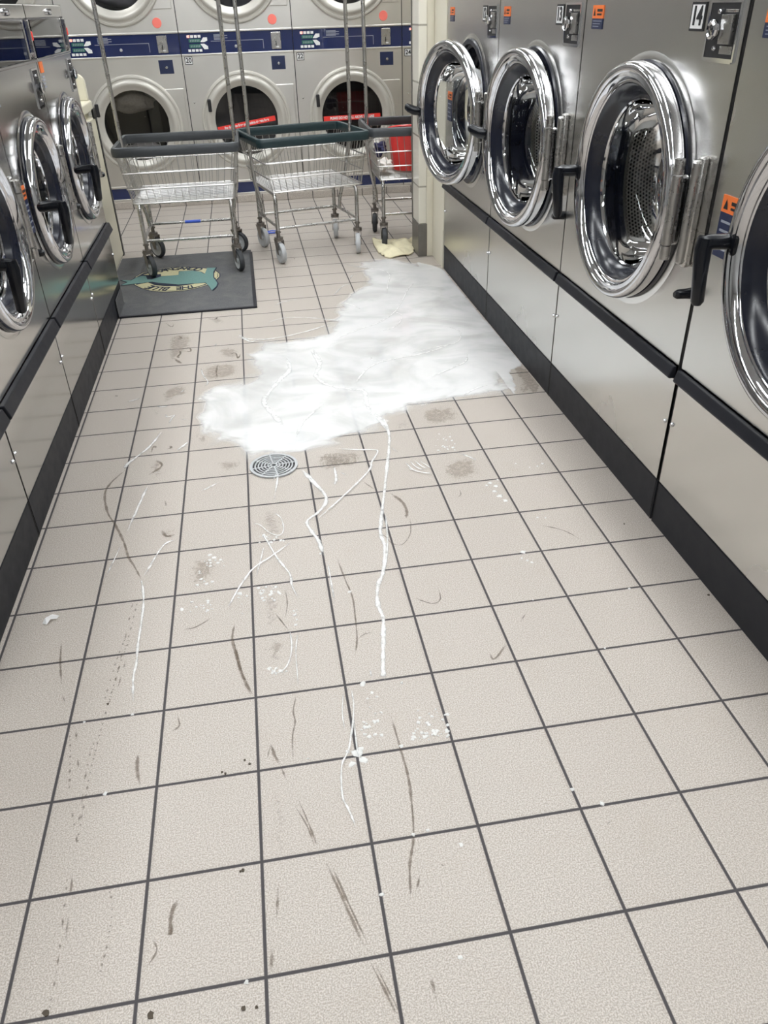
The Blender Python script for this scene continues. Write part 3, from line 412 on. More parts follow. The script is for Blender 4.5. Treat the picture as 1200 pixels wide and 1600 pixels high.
def washer(loc, rz, W, H, cx, cz, R, angle, label, number=None, mid_sticker=True, big=True, open_handle=False, panel=False):
    ST=M['steel'] if big else M['steel_left']
    root=empty('washing_machine',loc,rz); tag(root,label,'washing machine','front-loading washing machines in the two rows')
    D=3.9; zk=.65 if big else .60; zs0,zs1=(2.20,2.37) if big else (1.87,2.08)
    gap=.02
    hole=R-.12
    top=H
    # cabinet shell
    ztop=top if not panel else 5.72
    mb=MB(); mb.plate_hole(gap,W-gap,zs1+.02,ztop,cx,cz,hole,0)
    mb.add([(gap,0,0),(gap,D,0),(gap,D,H),(gap,0,H),(W-gap,0,0),(W-gap,D,0),(W-gap,D,H),(W-gap,0,H)],[(0,1,2,3),(4,7,6,5),(3,2,6,7),(1,5,6,2)])
    mb.build('cabinet',ST,root,recalc=False)
    # pressed dish around the door
    mb=MB(); mb.lathe([(R+.10,-.002),(R+.05,-.018),(R+.0,-.022),(R-.06,-.02),(hole,.01)],cx,cz,96)
    mb.build('door_surround',ST,root)
    mb=MB(); mb.lathe([(R+.0,-.02),(R+.012,-.05),(R-.01,-.07),(R-.1,-.07),(R-.12,0)],cx,cz,96); mb.build('door_seal',M['gasket'],root)
    # lower service panel
    mb=MB(); mb.box(gap,W-gap,0,.06,zk+.03,zs0-.01); mb.build('lower_panel',ST,root,bevel=.012)
    mb=MB(); mb.box(.003,W-.003,.012,.10,0,zk); mb.build('kick_plate',M['kick'],root,bevel=.01)
    mb=MB(); mb.box(.002,gap+.004,.03,.2,0.02,H-.02); mb.build('side_gap_filler',M['black'],root)
    mb=MB(); mb.box(W-gap-.004,W-.002,.03,.2,0.02,H-.02); mb.build('side_gap_filler',M['black'],root)
    # black pull strip
    y0=-.10 if big else -.13
    mb=MB(); mb.add([(.03,0,zs0),(.03,y0*.8,zs0),(.03,y0,zs0+.03),(.03,y0*.55,zs1),(.03,0,zs1)]+[(W-.05,0,zs0),(W-.05,y0*.8,zs0),(W-.05,y0,zs0+.03),(W-.05,y0*.55,zs1),(W-.05,0,zs1)],
        [(0,1,6,5),(1,2,7,6),(2,3,8,7),(3,4,9,8),(4,0,5,9),(0,4,3,2,1),(5,6,7,8,9)])
    mb.build('pull_strip',M['strip'],root,bevel=.012)
    # screws
    zsc=1.58 if big else 1.33
    for xx in (.07,W-.09):
        mb=MB(); mb.lathe([(0,-.028),(.02,-.026),(.032,-.012),(.034,0)],xx,zsc+(.02 if xx<1 else -.02),14); mb.build('screw',M['chrome'],root)
    # drum behind the door
    rd=hole-.12
    mb=MB(); mb.lathe([(hole+.01,-.005),(hole-.05,.03),(hole-.05,.3),(rd,.34),(rd,.42)],cx,cz,72); mb.build('tub_lip',M['gasket'],root)
    mb=MB(); mb.lathe([(rd,.42),(rd+.28,.6),(rd+.28,2.6),(rd+.1,2.75),(.25,2.85),(.02,2.85)],cx,cz,72)
    o=mb.build('drum',M['drum'],root)
    mb=MB()
    for k in range(3):
        a=2*PI*k/3+.5; ca,sa=math.cos(a),math.sin(a); rr=rd+.27
        pts=[]
        for (t,dr) in ((-.16,0),(-.05,.30),(.05,.30),(.16,0)):
            r_=rr-dr; pts.append((cx+r_*math.cos(a+t/1.3),cz+r_*math.sin(a+t/1.3)))
        vs=[(x,.7,z) for x,z in pts]+[(x,2.6,z) for x,z in pts]
        mb.add(vs,[(0,1,5,4),(1,2,6,5),(2,3,7,6),(3,2,1,0),(4,5,6,7)])
    mb.build('drum_paddle',M['chrome_soft'],root,bevel=.04)
    # ---------------- door, origin on its hinge axis
    hx=cx+R+.17; hy=-.09 if big else -.06
    dth=.20 if big else .11
    f=-dth-.02                                   # front plane of the ring in local y (relative to the hinge axis)
    c=-(hx-cx)
    mb=MB()
    prof=[(R-.06,.02),(R-.01,.0),(R,-.03),(R+.005,f+.10),(R-.005,f+.05),(R-.03,f+.012),(R-.065,f),(R-.10,f+.012),(R-.125,f+.035),(R-.14,f+.03),(R-.17,f+.022),(R-.20,f+.05),(R-.215,f+.085),(R-.24,f+.085),(R-.26,f+.11),(R-.27,.0)]
    mb.lathe(prof,c,0,96)
    door=mb.build('door',M['chrome'],root,loc=(hx,hy,cz)); door.rotation_euler=(0,0,angle)
    mb=MB(); mb.lathe([(R-.255,f+.10),(R-.285,f+.12),(R-.34,f+.20),(R-.39,f+.28),(R-.43,f+.31)],c,0,96)
    mb.lathe([(R-.26,.01),(R-.36,.06),(R-.42,f+.36)],c,0,96); mb.build('door_gasket',M['gasket'],door)
    # glass bowl reaching into the drum
    mb=MB(); rg=R-.42
    mb.lathe([(rg,f+.30),(rg-.03,f+.38),(rg-.06,f+.60),(rg-.10,f+.80),(rg-.20,f+.92),(rg*.55,f+1.0),(rg*.2,f+1.03),(.005,f+1.035)],c,0,72); mb.build('glass_bowl',M['glass'],door)
    mb=MB(); mb.lathe([(rg+.01,f+.295),(rg-.008,f+.28),(rg-.026,f+.30),(rg-.02,f+.33)],c,0,72); mb.build('glass_rim',M['chrome'],door)
    # hinge
    mb=MB(); hh=.56
    mb.box(-.30,-.03,f+.07,-.02,-hh*.72,hh*.72)
    mb.build('hinge_strap',M['chrome'],door,bevel=.04,seg=3)
    mb=MB(); mb.cyl((-.04,f*.8,-.56),(-.04,f*.8,-.40),.062,20); mb.cyl((-.04,f*.8,-.385),(-.04,f*.8,.40),.062,20); mb.cyl((-.04,f*.8,.415),(-.04,f*.8,.58),.062,20)
    mb.build('hinge_barrel',M['chrome_soft'],door)
    mb=MB(); mb.cyl((hx+.09,-.12,cz-.60),(hx+.09,-.12,cz+.58),.055,20); mb.box(hx+.03,hx+.15,-.10,0,cz-.64,cz+.62); mb.build('hinge_post',M['chrome_soft'],root,bevel=.03)
    # handle
    ax=c-R+.10; az=-.03 if big else -.02
    L=.62 if big else .58
    ya=f+.09; yb=-.46 if big else -.44
    mb=MB()
    if open_handle:
        mb.tube([(ax+.06,ya,az),(ax-.03,ya-.05,az),(ax-.07,ya-.14,az+.01),(ax-.16,ya-.24,az+.06),(ax-.22,ya-.29,az+.10),(ax-.24,ya-.31,az+.11)],[.10,.105,.105,.095,.075,.04],14)
    else:
        mb.tube([(ax+.06,ya,az),(ax-.04,ya-.05,az),(ax-.05,yb+.04,az+.01),(ax-.05,yb,az-.01)],[.085,.085,.08,.085],14)
        mb.tube([(ax-.05,yb,az+.06),(ax-.055,yb-.01,az-.05),(ax-.045,yb+.01,az-.35),(ax-.03,yb+.03,az-L),(ax-.03,yb+.03,az-L-.04)],[.08,.092,.078,.072,.045],14)
    mb.build('door_handle',M['rubber'],door)
    mb=MB(); mb.box(ax-.01,ax+.10,f+.0,-.02,az-.13,az+.10); mb.build('latch_block',M['rubber'],door,bevel=.04)
    # rubber stop near the right edge of the cabinet
    zb=3.32 if big else 3.18
    mb=MB(); mb.tube([(W-.08,0,zb),(W-.08,-.06,zb),(W-.08,-.17,zb),(W-.08,-.21,zb)],[.07,.062,.058,.035],14); mb.build('door_stop',M['rubber'],root)
    # coin slide
    x0,x1,z0,z1=(3.66,4.24,5.82,6.33) if big else (2.96,3.36,5.02,5.58)
    mb=MB(); y=-.02
    mb.box(x0-.03,x0,y,0,z0-.03,z1+.03); mb.box(x1,x1+.03,y,0,z0-.03,z1+.03); mb.box(x0,x1,y,0,z1,z1+.03); mb.box(x0,x1,y,0,z0-.045,z0)
    cf=mb.build('coin_slide',M['chrome'],root)
    mb=MB(); mb.box(x0,x1,-.012,-.003,z0,z1); mb.build('coin_recess',M['black'],cf)
    xm=x0+.40*(x1-x0); zm=(z0+z1)/2+.01
    mb=MB(); mb.box(xm+.08,x1-.05,-.06,-.01,zm-.13,zm+.14)
    mb.box(x0+.30,x1-.03,-.016,-.012,z0+.04,zm-.15); mb.box(x0+.30,x1-.03,-.016,-.012,zm+.16,z1-.06)
    mb.build('slide_plate',M['chrome_soft'],cf,bevel=.02)
    mb=MB(); mb.lathe([(0,-.125),(.05,-.12),(.07,-.13),(.09,-.12),(.10,-.10),(.09,-.07),(.06,-.05),(.06,-.01)],xm,zm,10,smooth=False); mb.build('slide_knob',M['chrome'],cf)
    for zz in (z0+.09,z1-.08):
        mb=MB(); mb.lathe([(0,-.05),(.02,-.048),(.028,-.03),(.028,-.01)],xm-.02,zz,12); mb.build('slide_screw',M['chrome'],cf)
        # stickers
    if big:
        sticker(root,.30,.68,6.03,6.32,6.16,lines=3)
        if mid_sticker: sticker(root,.20,.62,3.88,4.54,4.36)
        if number:
            mb=MB(); mb.box(3.21,3.53,-.012,0,6.06,6.34); mb.cur=1; mb.box(3.235,3.505,-.016,-.011,6.085,6.315)
            p=mb.build('number_label',[M['black'],M['white']],root); text('number',number,.26,M['black'],p,(3.37,-.020,6.20),sx=.9,bold=.006)
    else:
        mb=MB(); mb.box(.16,.42,-.012,0,5.50,5.68); mb.build('orange_sticker',M['orange'],root)
        mb=MB()
        for i in range(4): mb.box(.18,.36+.03*(i%2),-.010,0,5.42-i*.055,5.445-i*.055)
        mb.build('printed_notice',M['grey_print'],root)
        sticker(root,.16,.50,3.40,4.12,3.92,lines=5)
    if panel:
        # blue control strip under a clear cover, steel cap above it
        mb=MB(); mb.box(gap,W-gap,.03,.4,5.72,6.36); cp=mb.build('control_panel',M['navy'],root)
        mb=MB(); mb.box(gap,W-gap,-.03,.5,5.69,5.745); mb.build('panel_ledge',ST,root,bevel=.015)
        mb=MB(); mb.box(gap+.05,W-.62,-.03,-.015,5.75,6.34); mb.build('clear_cover',M['plastic_clear'],cp)
        mb=MB(); mb.box(W-.60,W-.54,-.045,.03,5.75,6.34); mb.box(W-.14,W-.08,-.045,.03,5.75,6.34); mb.box(W-.60,W-.08,-.03,.03,5.78,5.84); mb.build('cover_frame',M['chrome_soft'],cp,bevel=.015)
        mb=MB(); mb.box(.75,1.05,.018,.03,5.92,6.05); mb.build('orange_sticker',M['orange'],cp)
        mb=MB()
        for i in range(5): mb.box(1.15+.06*i,1.18+.06*i,.018,.03,5.96,6.10)
        mb.box(1.3,1.62,.018,.03,5.76,5.83); mb.box(2.05,2.16,.018,.03,5.80,5.86); mb.box(2.05,2.16,.018,.03,5.92,5.98); mb.box(2.05,2.16,.018,.03,6.10,6.16); mb.build('white_marks',M['white'],cp)
        mb=MB(); mb.box(W-.12,W-.04,-.06,.03,6.02,6.17); mb.build('red_button',M['red'],cp,bevel=.02)
        mb=MB(); mb.box(gap,W-gap,0,D,6.36,6.58); mb.build('top_cap',ST,root,bevel=.02)
        mb=MB(); mb.lathe([(0,-.07),(.045,-.065),(.055,-.03),(.055,0)],2.15,6.46,16); mb.build('cap_lock',M['chrome'],root)
    else:
        mb=MB(); mb.box(gap,W-gap,-.01,.4,6.9,7.6); mb.build('control_panel',M['navy'],root,bevel=.01)
    return root
RX=7.80
RW=4.42
right=[(18.66,.225,'steel washing machine with its round chrome door swung open, beside the cream partition','12',True),
       (14.24,.075,'steel washing machine numbered 13 with its chrome door slightly ajar','13',True),
       (9.82,.0,'steel washing machine numbered 14 with a closed chrome door and big coin slide','14',False),
       (5.40,.0,'nearest right-hand steel washing machine, its door cut by the right edge of the photo',None,False)]
for y,a,lab,num,oh in right:
    washer((RX,y,0),-PI/2,RW-.04 if num=='14' else RW,7.9,2.34 if num is None else 2.38,4.24,1.49,a,lab,number=num,open_handle=oh,mid_sticker=num not in ('13','14'))
LX=-1.05
left=[(14.0,'farthest left-hand steel washing machine, standing beside the cream counter'),
      (10.4,'left-hand steel washing machine second from the cream counter'),
      (6.8,'left-hand steel washing machine third from the cream counter, door half out of the frame'),
      (3.2,'left-hand steel washing machine closest to the camera, only its lower panel corner in view')]
for y,lab in left:
    washer((LX,y,0),PI/2,3.6,6.58,1.74,3.77,1.20,0,lab,big=False,panel=True)
# ================================================================ stacked dryers
DY=29.7; DW=4.03
def dryer(x, label, low_num=None, sticker_text=None, laundry=None, led=True):
    root=empty('stacked_dryer',(x,DY,0)); tag(root,label,'tumble dryer','stacked dryers along the back wall')
    g=.015; W=DW; D=3.5
    mb=MB()
    mb.box(g,W-g,.02,.3,.80,.84)
    CX=2.07
    zc=[2.88,7.64]; hole=1.18
    mb.plate_hole(g,W-g,.82,5.06,CX,zc[0],hole+.1,0); mb.plate_hole(g,W-g,5.80,9.9,CX,zc[1],hole+.1,0)
    mb.add([(g,0,.3),(g,D,.3),(g,D,9.9),(g,0,9.9),(W-g,0,.3),(W-g,D,.3),(W-g,D,9.9),(W-g,0,9.9)],[(0,1,2,3),(4,7,6,5),(3,2,6,7),(1,5,6,2)])
    mb.build('cabinet',M['steel_dryer'],root,recalc=False)
    mb=MB(); mb.box(.001,g+.002,.02,.3,.3,9.85); mb.build('side_gap_filler',M['black'],root)
    mb=MB(); mb.box(W-g-.002,W-.001,.02,.3,.3,9.85); mb.build('side_gap_filler',M['black'],root)
    mb=MB(); mb.box(g,W-g,.0,.2,.36,.74); mb.build('blue_kick_band',M['navy'],root)
    mb=MB(); mb.box(g,W-g,-.03,.2,.27,.36); mb.box(g,W-g,-.03,.1,.74,.82); mb.build('band_trim',M['steel_dryer'],root,bevel=.01)
    mb=MB(); mb.box(g,W-g,.0,.2,5.11,5.75); cp=mb.build('control_panel',M['navy'],root)
    mb=MB(); mb.box(g,W-g,-.035,.1,5.05,5.11); mb.box(g,W-g,-.035,.1,5.75,5.81); mb.build('panel_trim',M['steel_dryer'],root,bevel=.012)
    # display cluster
    mb=MB(); mb.cur=0
    for k in range(4): mb.box(.27+.13*k,.37+.13*k,-.012,0,5.60,5.68); mb.box(.27+.13*k,.37+.13*k,-.012,0,5.17,5.25)
    mb.add([(.72,-.008,5.46),(.84,-.008,5.60),(.98,-.008,5.60),(.98,-.008,5.50),(.86,-.008,5.46)],[(0,1,2,3,4)]); mb.add([(.72,-.008,5.41),(.86,-.008,5.41),(.98,-.008,5.33),(.98,-.008,5.24),(.84,-.008,5.24)],[(0,1,2,3,4)])
    mb.build('buttons',M['white'],cp)
    mb=MB(); mb.box(.33,.74,-.012,0,5.46,5.56); mb.box(.33,.74,-.012,0,5.29,5.40); mb.build('display',M['green_lcd'],cp)
    mb=MB()
    for k in range(6): mb.box(.38+.058*k,.405+.058*k,-.016,-.011,5.48,5.54); mb.box(.38+.058*k,.405+.058*k,-.016,-.011,5.31,5.37)
    mb.build('display_digits',M['grey_print'],cp)
    mb=MB()
    for k in range(5): mb.box(1.22,1.58+.12*(k%2),-.006,0,5.52+.036*k,5.54+.036*k)
    mb.box(1.1,2.95,-.008,0,5.47,5.485); mb.box(2.95,2.965,-.008,0,5.2,5.485)
    mb.build('printed_text',M['grey_print'],cp)
    mb=MB(); mb.lathe([(0,-.03),(.04,-.026),(.05,0)],1.97,5.30,16); mb.build('panel_lock',M['wheel_grey'],cp)
    if led:
        mb=MB(); mb.lathe([(0,-.03),(.025,-.02),(.03,0)],.34,5.64,12); mb.build('red_lamp',M['knob_led'],cp)
    mb=MB(); mb.box(3.25,3.60,-.035,0,5.17,5.70); cs=mb.build('coin_plate',M['chrome_soft'],cp,bevel=.02)
    mb=MB(); mb.box(3.40,3.43,-.042,-.03,5.27,5.42); mb.build('coin_slot',M['black'],cs)
    mb=MB(); mb.box(3.42,3.52,-.05,-.03,5.22,5.26); mb.build('coin_return',M['white'],cs)
    # lock box
    mb=MB(); mb.box(3.16,3.72,-.02,0,4.48,4.98); mb.cur=1; mb.box(3.19,3.69,-.022,-.018,4.52,4.95)
    lb=mb.build('coin_box_door',[M['steel_dryer'],M['navy_matte']],root)
    mb=MB(); mb.lathe([(0,-.07),(.045,-.065),(.055,-.02)],3.45,4.72,16); mb.build('box_lock',M['chrome'],lb)
    mb=MB(); mb.lathe([(0,-.02),(.15,-.018),(.16,0)],3.35,6.08,24); mb.build('round_sticker',M['pink'],root)
    # little bolts
    for xx,zz in ((3.72,4.02),(.22,3.55),(3.75,2.95)):
        mb=MB(); mb.lathe([(0,-.03),(.022,-.025),(.03,0)],xx,zz,12); mb.build('bolt',M['chrome'],root)
    # doors
    for k,z in enumerate(zc):
        mb=MB()
        # square pressed plate to the right of the ring
        mb.box(CX+1.15,W-.10,-.035,-.0,z-1.16,z+1.16)
        mb.build('door_plate',M['steel_dryer'],root,bevel=.03)
        mb=MB(); mb.lathe([(1.66,0),(1.66,-.07),(1.62,-.115),(1.57,-.12),(1.545,-.09),(1.50,-.095),(1.45,-.15),(1.38,-.165),(1.32,-.14),(1.27,-.08),(1.17,-.03),(1.16,.05)],CX,z,96)
        d=mb.build('door',M['dryer_ring'],root)
        mb=MB(); mb.lathe([(1.18,-.025),(.6,-.022),(.005,-.02)],CX,z,72); mb.build('glass_window',M['glass_dark'],d)
        mb=MB(); mb.box(CX-1.37,CX-1.24,-.20,-.05,z+.36,z+.78); mb.build('latch_handle',M['black'],d,bevel=.03)
        mb=MB(); mb.lathe([(1.18,.05),(1.2,.4),(1.5,.5),(1.5,2.9),(.3,3.0),(.01,3.0)],CX,z,72); mb.build('drum',M['inside'],root)
    if low_num:
        mb=MB(); mb.box(.09,.37,-.014,0,4.78,5.03); mb.cur=1; mb.box(.11,.35,-.018,-.012,4.80,5.01)
        p=mb.build('number_label',[M['black'],M['white']],root); text('number',low_num,.21,M['black'],p,(.23,-.022,4.905),bold=.004)
    if sticker_text:
        body,tilt,dz=sticker_text
        mb=MB(); mb.box(-1.10,1.10,-.006,0,-.085,.085)
        st=mb.build('fill_line_sticker',M['red'],root,loc=(CX-.02,-.032,zc[0]+dz),rot=(0,tilt,0))
        text('sticker_text',body,.125,M['white'],st,(0,-.010,0),bold=.004,sx=.78)
    return root
dryer(-7.41,'leftmost stacked dryer, mostly hidden behind the left-hand washing machines',led=False)
dryer(-3.38,'stacked dryer left of the one numbered 20, cream fluffy laundry in its lower window',led=True)
dryer(.65,'stacked dryer numbered 20 with a tilted red sticker across its lower window','20',('Por favor no llene por encima de esta linea',-.14,-.10))
dryer(4.68,'stacked dryer numbered 22 with a level red sticker across its lower window','22',('PLEASE DO NOT FILL ABOVE THIS LINE',-.015,-.05))
dryer(8.71,'stacked dryer numbered 24, only its left edge visible beside the tiled partition','24')
# laundry inside the dryers
def lump(name, pts, rad, mat, seed, sub=3, amp=.25):
    rnd=random.Random(seed); bm=bmesh.new()
    bmesh.ops.create_icosphere(bm, subdivisions=sub, radius=1)
    ph=[rnd.uniform(0,6.28) for _ in range(9)]
    for v in bm.verts:
        c=v.co.copy(); k=1+amp*(math.sin(c.x*3.1+ph[0])*math.sin(c.y*3.7+ph[1])+.6*math.sin(c.z*5.3+ph[2]+c.x*4)+.4*math.sin(c.y*9+ph[3]+c.z*7))*.7
        v.co=Vector((c.x*rad[0]*k,c.y*rad[1]*k,c.z*rad[2]*k))*S
    me=bpy.data.meshes.new(name); bm.to_mesh(me); bm.free(); me.materials.append(mat)
    for p in me.polygons: p.use_smooth=True
    o=bpy.data.objects.new(name,me); col.objects.link(o); o.location=Vector(pts)*S; return o
tag(lump('laundry',(-1.45,30.42,3.62),(.80,.38,.36),M['cloth_fluff'],3,4,.18),'cream fluffy laundry tumbling in the top of the lower dryer window left of number 20','laundry')
tag(lump('laundry',(-1.30,30.6,1.98),(.6,.4,.26),M['cloth_white'],4,4,.2),'pale laundry lying in the bottom of the lower dryer window left of number 20','laundry')
tag(lump('laundry',(-1.3,30.75,6.98),(.95,.6,.42),M['cloth_grey'],5,4,.2),'grey and pink laundry in the upper dryer left of number 20','laundry')
# ================================================================ laundry carts
def rrect(hw,hd,r,n=6):
    pts=[]
    for (sx,sy,a0) in ((1,1,0),(-1,1,PI/2),(-1,-1,PI),(1,-1,3*PI/2)):
        for k in range(n+1):
            a=a0+PI/2*k/n; pts.append((sx*(hw-r)+r*math.cos(a),sy*(hd-r)+r*math.sin(a)))
    return pts
def caster(root, x, y, ang, wheel, tyre):
    c=Vector((x,y,0)); r=.30
    mb=MB(); d=Vector((math.sin(ang),-math.cos(ang),0))        # trailing direction
    s=Vector((math.cos(ang),math.sin(ang),0))
    mb.cyl((x,y,.66),(x,y,.95),.055,12); mb.cyl((x,y,.64),(x,y,.74),.13,18); mb.cyl((x,y,.86),(x,y,.90),.085,14)
    hub=c+d*.10+Vector((0,0,r))
    for sg in (-1,1):
        o_=s*(.095*sg)
        a=c+o_+Vector((0,0,.66)); 
        pts=[a-d*.13,a+d*.15,hub+o_+d*.05+Vector((0,0,-.04)),hub+o_-d*.05+Vector((0,0,-.04))]
        t=s*(.012*sg); vs=[p for p in pts]+[p+t for p in pts]
        mb.add(vs,[(0,1,2,3),(7,6,5,4),(0,4,5,1),(1,5,6,2),(2,6,7,3),(3,7,4,0)])
    a=c+Vector((0,0,.655)); mb.T=Matrix.Translation(a)@Matrix.Rotation(ang,4,'Z'); mb.box(-.11,.11,-.15,.13,-.01,.02); mb.T=Matrix.Identity(4)
    cs=mb.build('caster',M['fork'],root)
    mb=MB(); mb.T=Matrix.Translation(hub)@Matrix.Rotation(ang+PI/2,4,'Z')
    mb.cur=1; mb.lathe([(r-.07,-.07),(r-.02,-.065),(r-.002,-.035),(r,0),(r-.002,.035),(r-.02,.065),(r-.07,.07)],0,0,32)
    mb.cur=0; mb.lathe([(.04,-.085),(.05,-.085),(.09,-.045),(r-.11,-.045),(r-.07,-.07)],0,0,32); mb.lathe([(r-.07,.07),(r-.11,.045),(.09,.045),(.05,.085),(.04,.085)],0,0,32)
    mb.smooth=True; mb.cyl((0,-.09,0),(0,.09,0),.04,12)
    mb.build('wheel',[wheel,tyre],cs)
def cart(loc, rz, label, bump_mat, wheel, tyre, angs, blue=False, bz=0):
    root=empty('laundry_cart',loc,rz); tag(root,label,'laundry cart','wire laundry carts')
    ZR=3.30; HW,HD=1.68,1.40
    # bumper rim
    mb=MB(); P=rrect(HW,HD,.22); n=len(P); rings=[]
    sec=[(0,-.12),(.055,-.10),(.07,-.02),(.07,.05),(.045,.11),(0,.13),(-.045,.11),(-.06,.05),(-.06,-.04),(-.045,-.10)]
    C=rrect(HW-.07,HD-.07,.15)
    vs=[]
    for (px,py),(qx,qy) in zip(P,C):
        dx,dy=(px-qx),(py-qy); l=math.hypot(dx,dy); dx/=l; dy/=l
        for a,b_ in sec: vs.append((qx+dx*a,qy+dy*a,ZR+b_))
    m_=len(sec); fs=[(i*m_+k,((i+1)%n)*m_+k,((i+1)%n)*m_+(k+1)%m_,i*m_+(k+1)%m_) for i in range(n) for k in range(m_)]
    mb.smooth=True; mb.add(vs,fs); mb.build('bumper_rim',bump_mat,root)
    # basket wires
    tw,td=HW-.09,HD-.09; bw,bd=1.36,1.30; zb=2.02; r=.0095
    def lerp(t): return (bw+(tw-bw)*t, bd+(td-bd)*t, zb+(ZR-.05-zb)*t)
    mb=MB()
    for sgn in (-1,1):
        for k in range(15):
            f=-1+2*(k+.5)/15; mb.tube([(f*bw,sgn*bd,zb),(f*tw,sgn*td,ZR-.05)],r,5,caps=False)
        for k in range(12):
            f=-1+2*(k+.5)/12; mb.tube([(sgn*bw,f*bd,zb),(sgn*tw,f*td,ZR-.05)],r,5,caps=False)
    for sx in (-1,1):
        for sy in (-1,1): mb.tube([(sx*(bw-.02),sy*(bd-.02),zb),(sx*(tw-.03),sy*(td-.03),ZR-.05)],r*1.3,6,caps=False)
    mb.build('basket_uprights',M['wire'],root)
    mb=MB()
    for t,rr in ((0,.022),(.30,.019),(.62,.019)):
        a,b_,z=lerp(t); mb.tube([(x,y,z) for x,y in rrect(a+.015,b_+.015,.12,4)],rr,6,closed=True)
    mb.build('basket_hoops',M['wire'],root)
    mb=MB()
    for k in range(21):
        f=-1+2*(k+.5)/21; mb.tube([(-bw,f*bd,zb-.01),(bw,f*bd,zb-.01)],.010,5,caps=False)
    for k in range(7):
        f=-1+2*(k+.5)/7; mb.tube([(f*bw,-bd,zb-.035),(f*bw,bd,zb-.035)],.014,5,caps=False)
    mb.build('basket_floor',M['wire'],root)
    # legs: a bent tube each side, front and back posts joined under the basket
    lx=1.25; yf,yb=-1.05,1.05
    for sx in (-1,1):
        pts=[(sx*lx,yf,.92),(sx*lx,yf-.03,1.75),(sx*lx,yf,1.86),(sx*lx,yf+.08,1.93),(sx*lx,yb-.12,1.93),(sx*lx,yb-.02,1.88),(sx*lx,yb,1.78),(sx*lx,yb,.92)]
        mb=MB(); mb.tube(pts,.058,12); mb.build('side_frame',M['chrome_soft'],root)
        mb=MB(); mb.tube([(sx*lx,yf,1.02),(sx*lx,yb,1.02)],.042,10); mb.build('side_stretcher',M['chrome_soft'],root)
        # hanger pole on the side
        px=HW-.13
        mb=MB(); mb.tube([(sx*lx,.55,1.02),(sx*(lx+.02),.50,1.35),(sx*(bw+.08),.40,2.05),(sx*(px+.02),.12,3.15),(sx*px,.06,3.42),(sx*px,.0,4.2),(sx*(px-.0),.0,8.75),(sx*(px-.12),.0,8.95)],.055,10)
        mb.build('hanger_pole',M['chrome_soft'],root)
    mb=MB(); mb.tube([(-HW+.25,0,8.95),(HW-.25,0,8.95)],.055,10); mb.build('hanger_rail',M['chrome_soft'],root)
    for yy,zz in ((yf,.98),(yb,.98)):
        mb=MB(); mb.tube([(-lx,yy,zz),(lx,yy,zz)],.042,10); cb=mb.build('cross_bar',M['chrome_soft'],root)
        if blue and yy>0:
            mb=MB(); mb.tube([(-.25,yy,zz),(.22,yy,zz)],.046,10); mb.build('blue_tape',M['blue_plastic'],cb)
    for (sx,yy),a in zip(((-1,yf),(1,yf),(-1,yb),(1,yb)),angs):
        caster(root,sx*lx,yy,a,wheel,tyre)
    return root
cart((.73,21.0,.035),0.0,'wire laundry cart with a grey bumper rim, its front wheels on the floor mat',M['bumper'],M['wheel_grey'],M['wheel_dark'],(.45,.35,.75,.9),blue=True)
cart((4.21,21.86,0),.225,'wire laundry cart with a dark green bumper rim, middle of the three',M['bumper_green'],M['wheel_grey'],M['wheel_grey'],(.1,-.35,.25,-.3))
cart((7.82,22.55,0),-.02,'wire laundry cart holding a red bin, half hidden by the tiled partition',M['bumper'],M['wheel_dark'],M['wheel_dark'],(-.05,.1,-.2,.2))
# ================================================================ red bin and clothes in the third cart
def bin_():
    r=empty('plastic_bin',(7.62,22.75,2.06)); tag(r,'red plastic bin standing in the laundry cart behind the partition','bin')
    mb=MB(); mb.T=Matrix.Rotation(-PI/2,4,'X')
    # lathe turns about y; tip it so that the axis is vertical
    mb.T=Matrix.Rotation(PI/2,4,'X')
    mb.lathe([(.005,0),(.54,0),(.56,.02),(.66,1.12),(.63,1.12),(.53,.05),(.005,.04)],0,0,40); mb.build('bin_body',M['red_plastic'],r)
    mb=MB(); mb.T=Matrix.Rotation(PI/2,4,'X'); mb.lathe([(.655,1.08),(.70,1.09),(.71,1.15),(.66,1.17),(.62,1.14)],0,0,40); mb.build('bin_rim',M['red_plastic'],r)
bin_()
tag(lump('clothing',(6.72,22.2,2.28),(.20,.34,.15),M['cloth_white'],8,4,.55),'crumpled white garment lying in the cart beside the red bin','clothes')
tag(lump('clothing',(6.70,22.8,2.66),(.20,.28,.17),M['cloth_navy'],9,4,.5),'navy garment on top of the white one beside the red bin','clothes')
# ================================================================ cream counter at the end of the left row
r=empty('counter_cabinet',(-2.4,20.2,0)); tag(r,'cream counter cabinet with a raised back board past the left washing machines','cabinet')
def rel(x0,x1,y0,y1,z0,z1): return (x0+2.4,x1+2.4,y0-20.2,y1-20.2,z0,z1)
mb=MB(); mb.box(*rel(-3.4,-1.62,17.75,22.75,.02,3.95)); mb.build('side_panel',M['cream'],r,bevel=.04)
mb=MB(); mb.box(*rel(-3.4,-1.78,17.75,22.6,3.95,4.10)); mb.build('inner_top',M['cream'],r)
mb=MB(); mb.box(*rel(-3.4,-1.62,17.75,22.6,4.10,4.36)); mb.build('counter_top',M['cream'],r,bevel=.05,seg=3)
mb=MB(); P=[(-3.4,4.36),(-1.66,4.36),(-1.66,4.80)]+[(-1.90+.24*math.cos(a),4.80+.24*math.sin(a)) for a in [PI/2*k/6 for k in range(1,7)]]+[(-3.4,5.04)]
n=len(P); mb.add([(x+2.4,22.3-20.2,z) for x,z in P]+[(x+2.4,22.5-20.2,z) for x,z in P],[tuple(range(n)),tuple(reversed(range(n,2*n)))]+[(i,n+i,n+(i+1)%n,(i+1)%n) for i in range(n)])
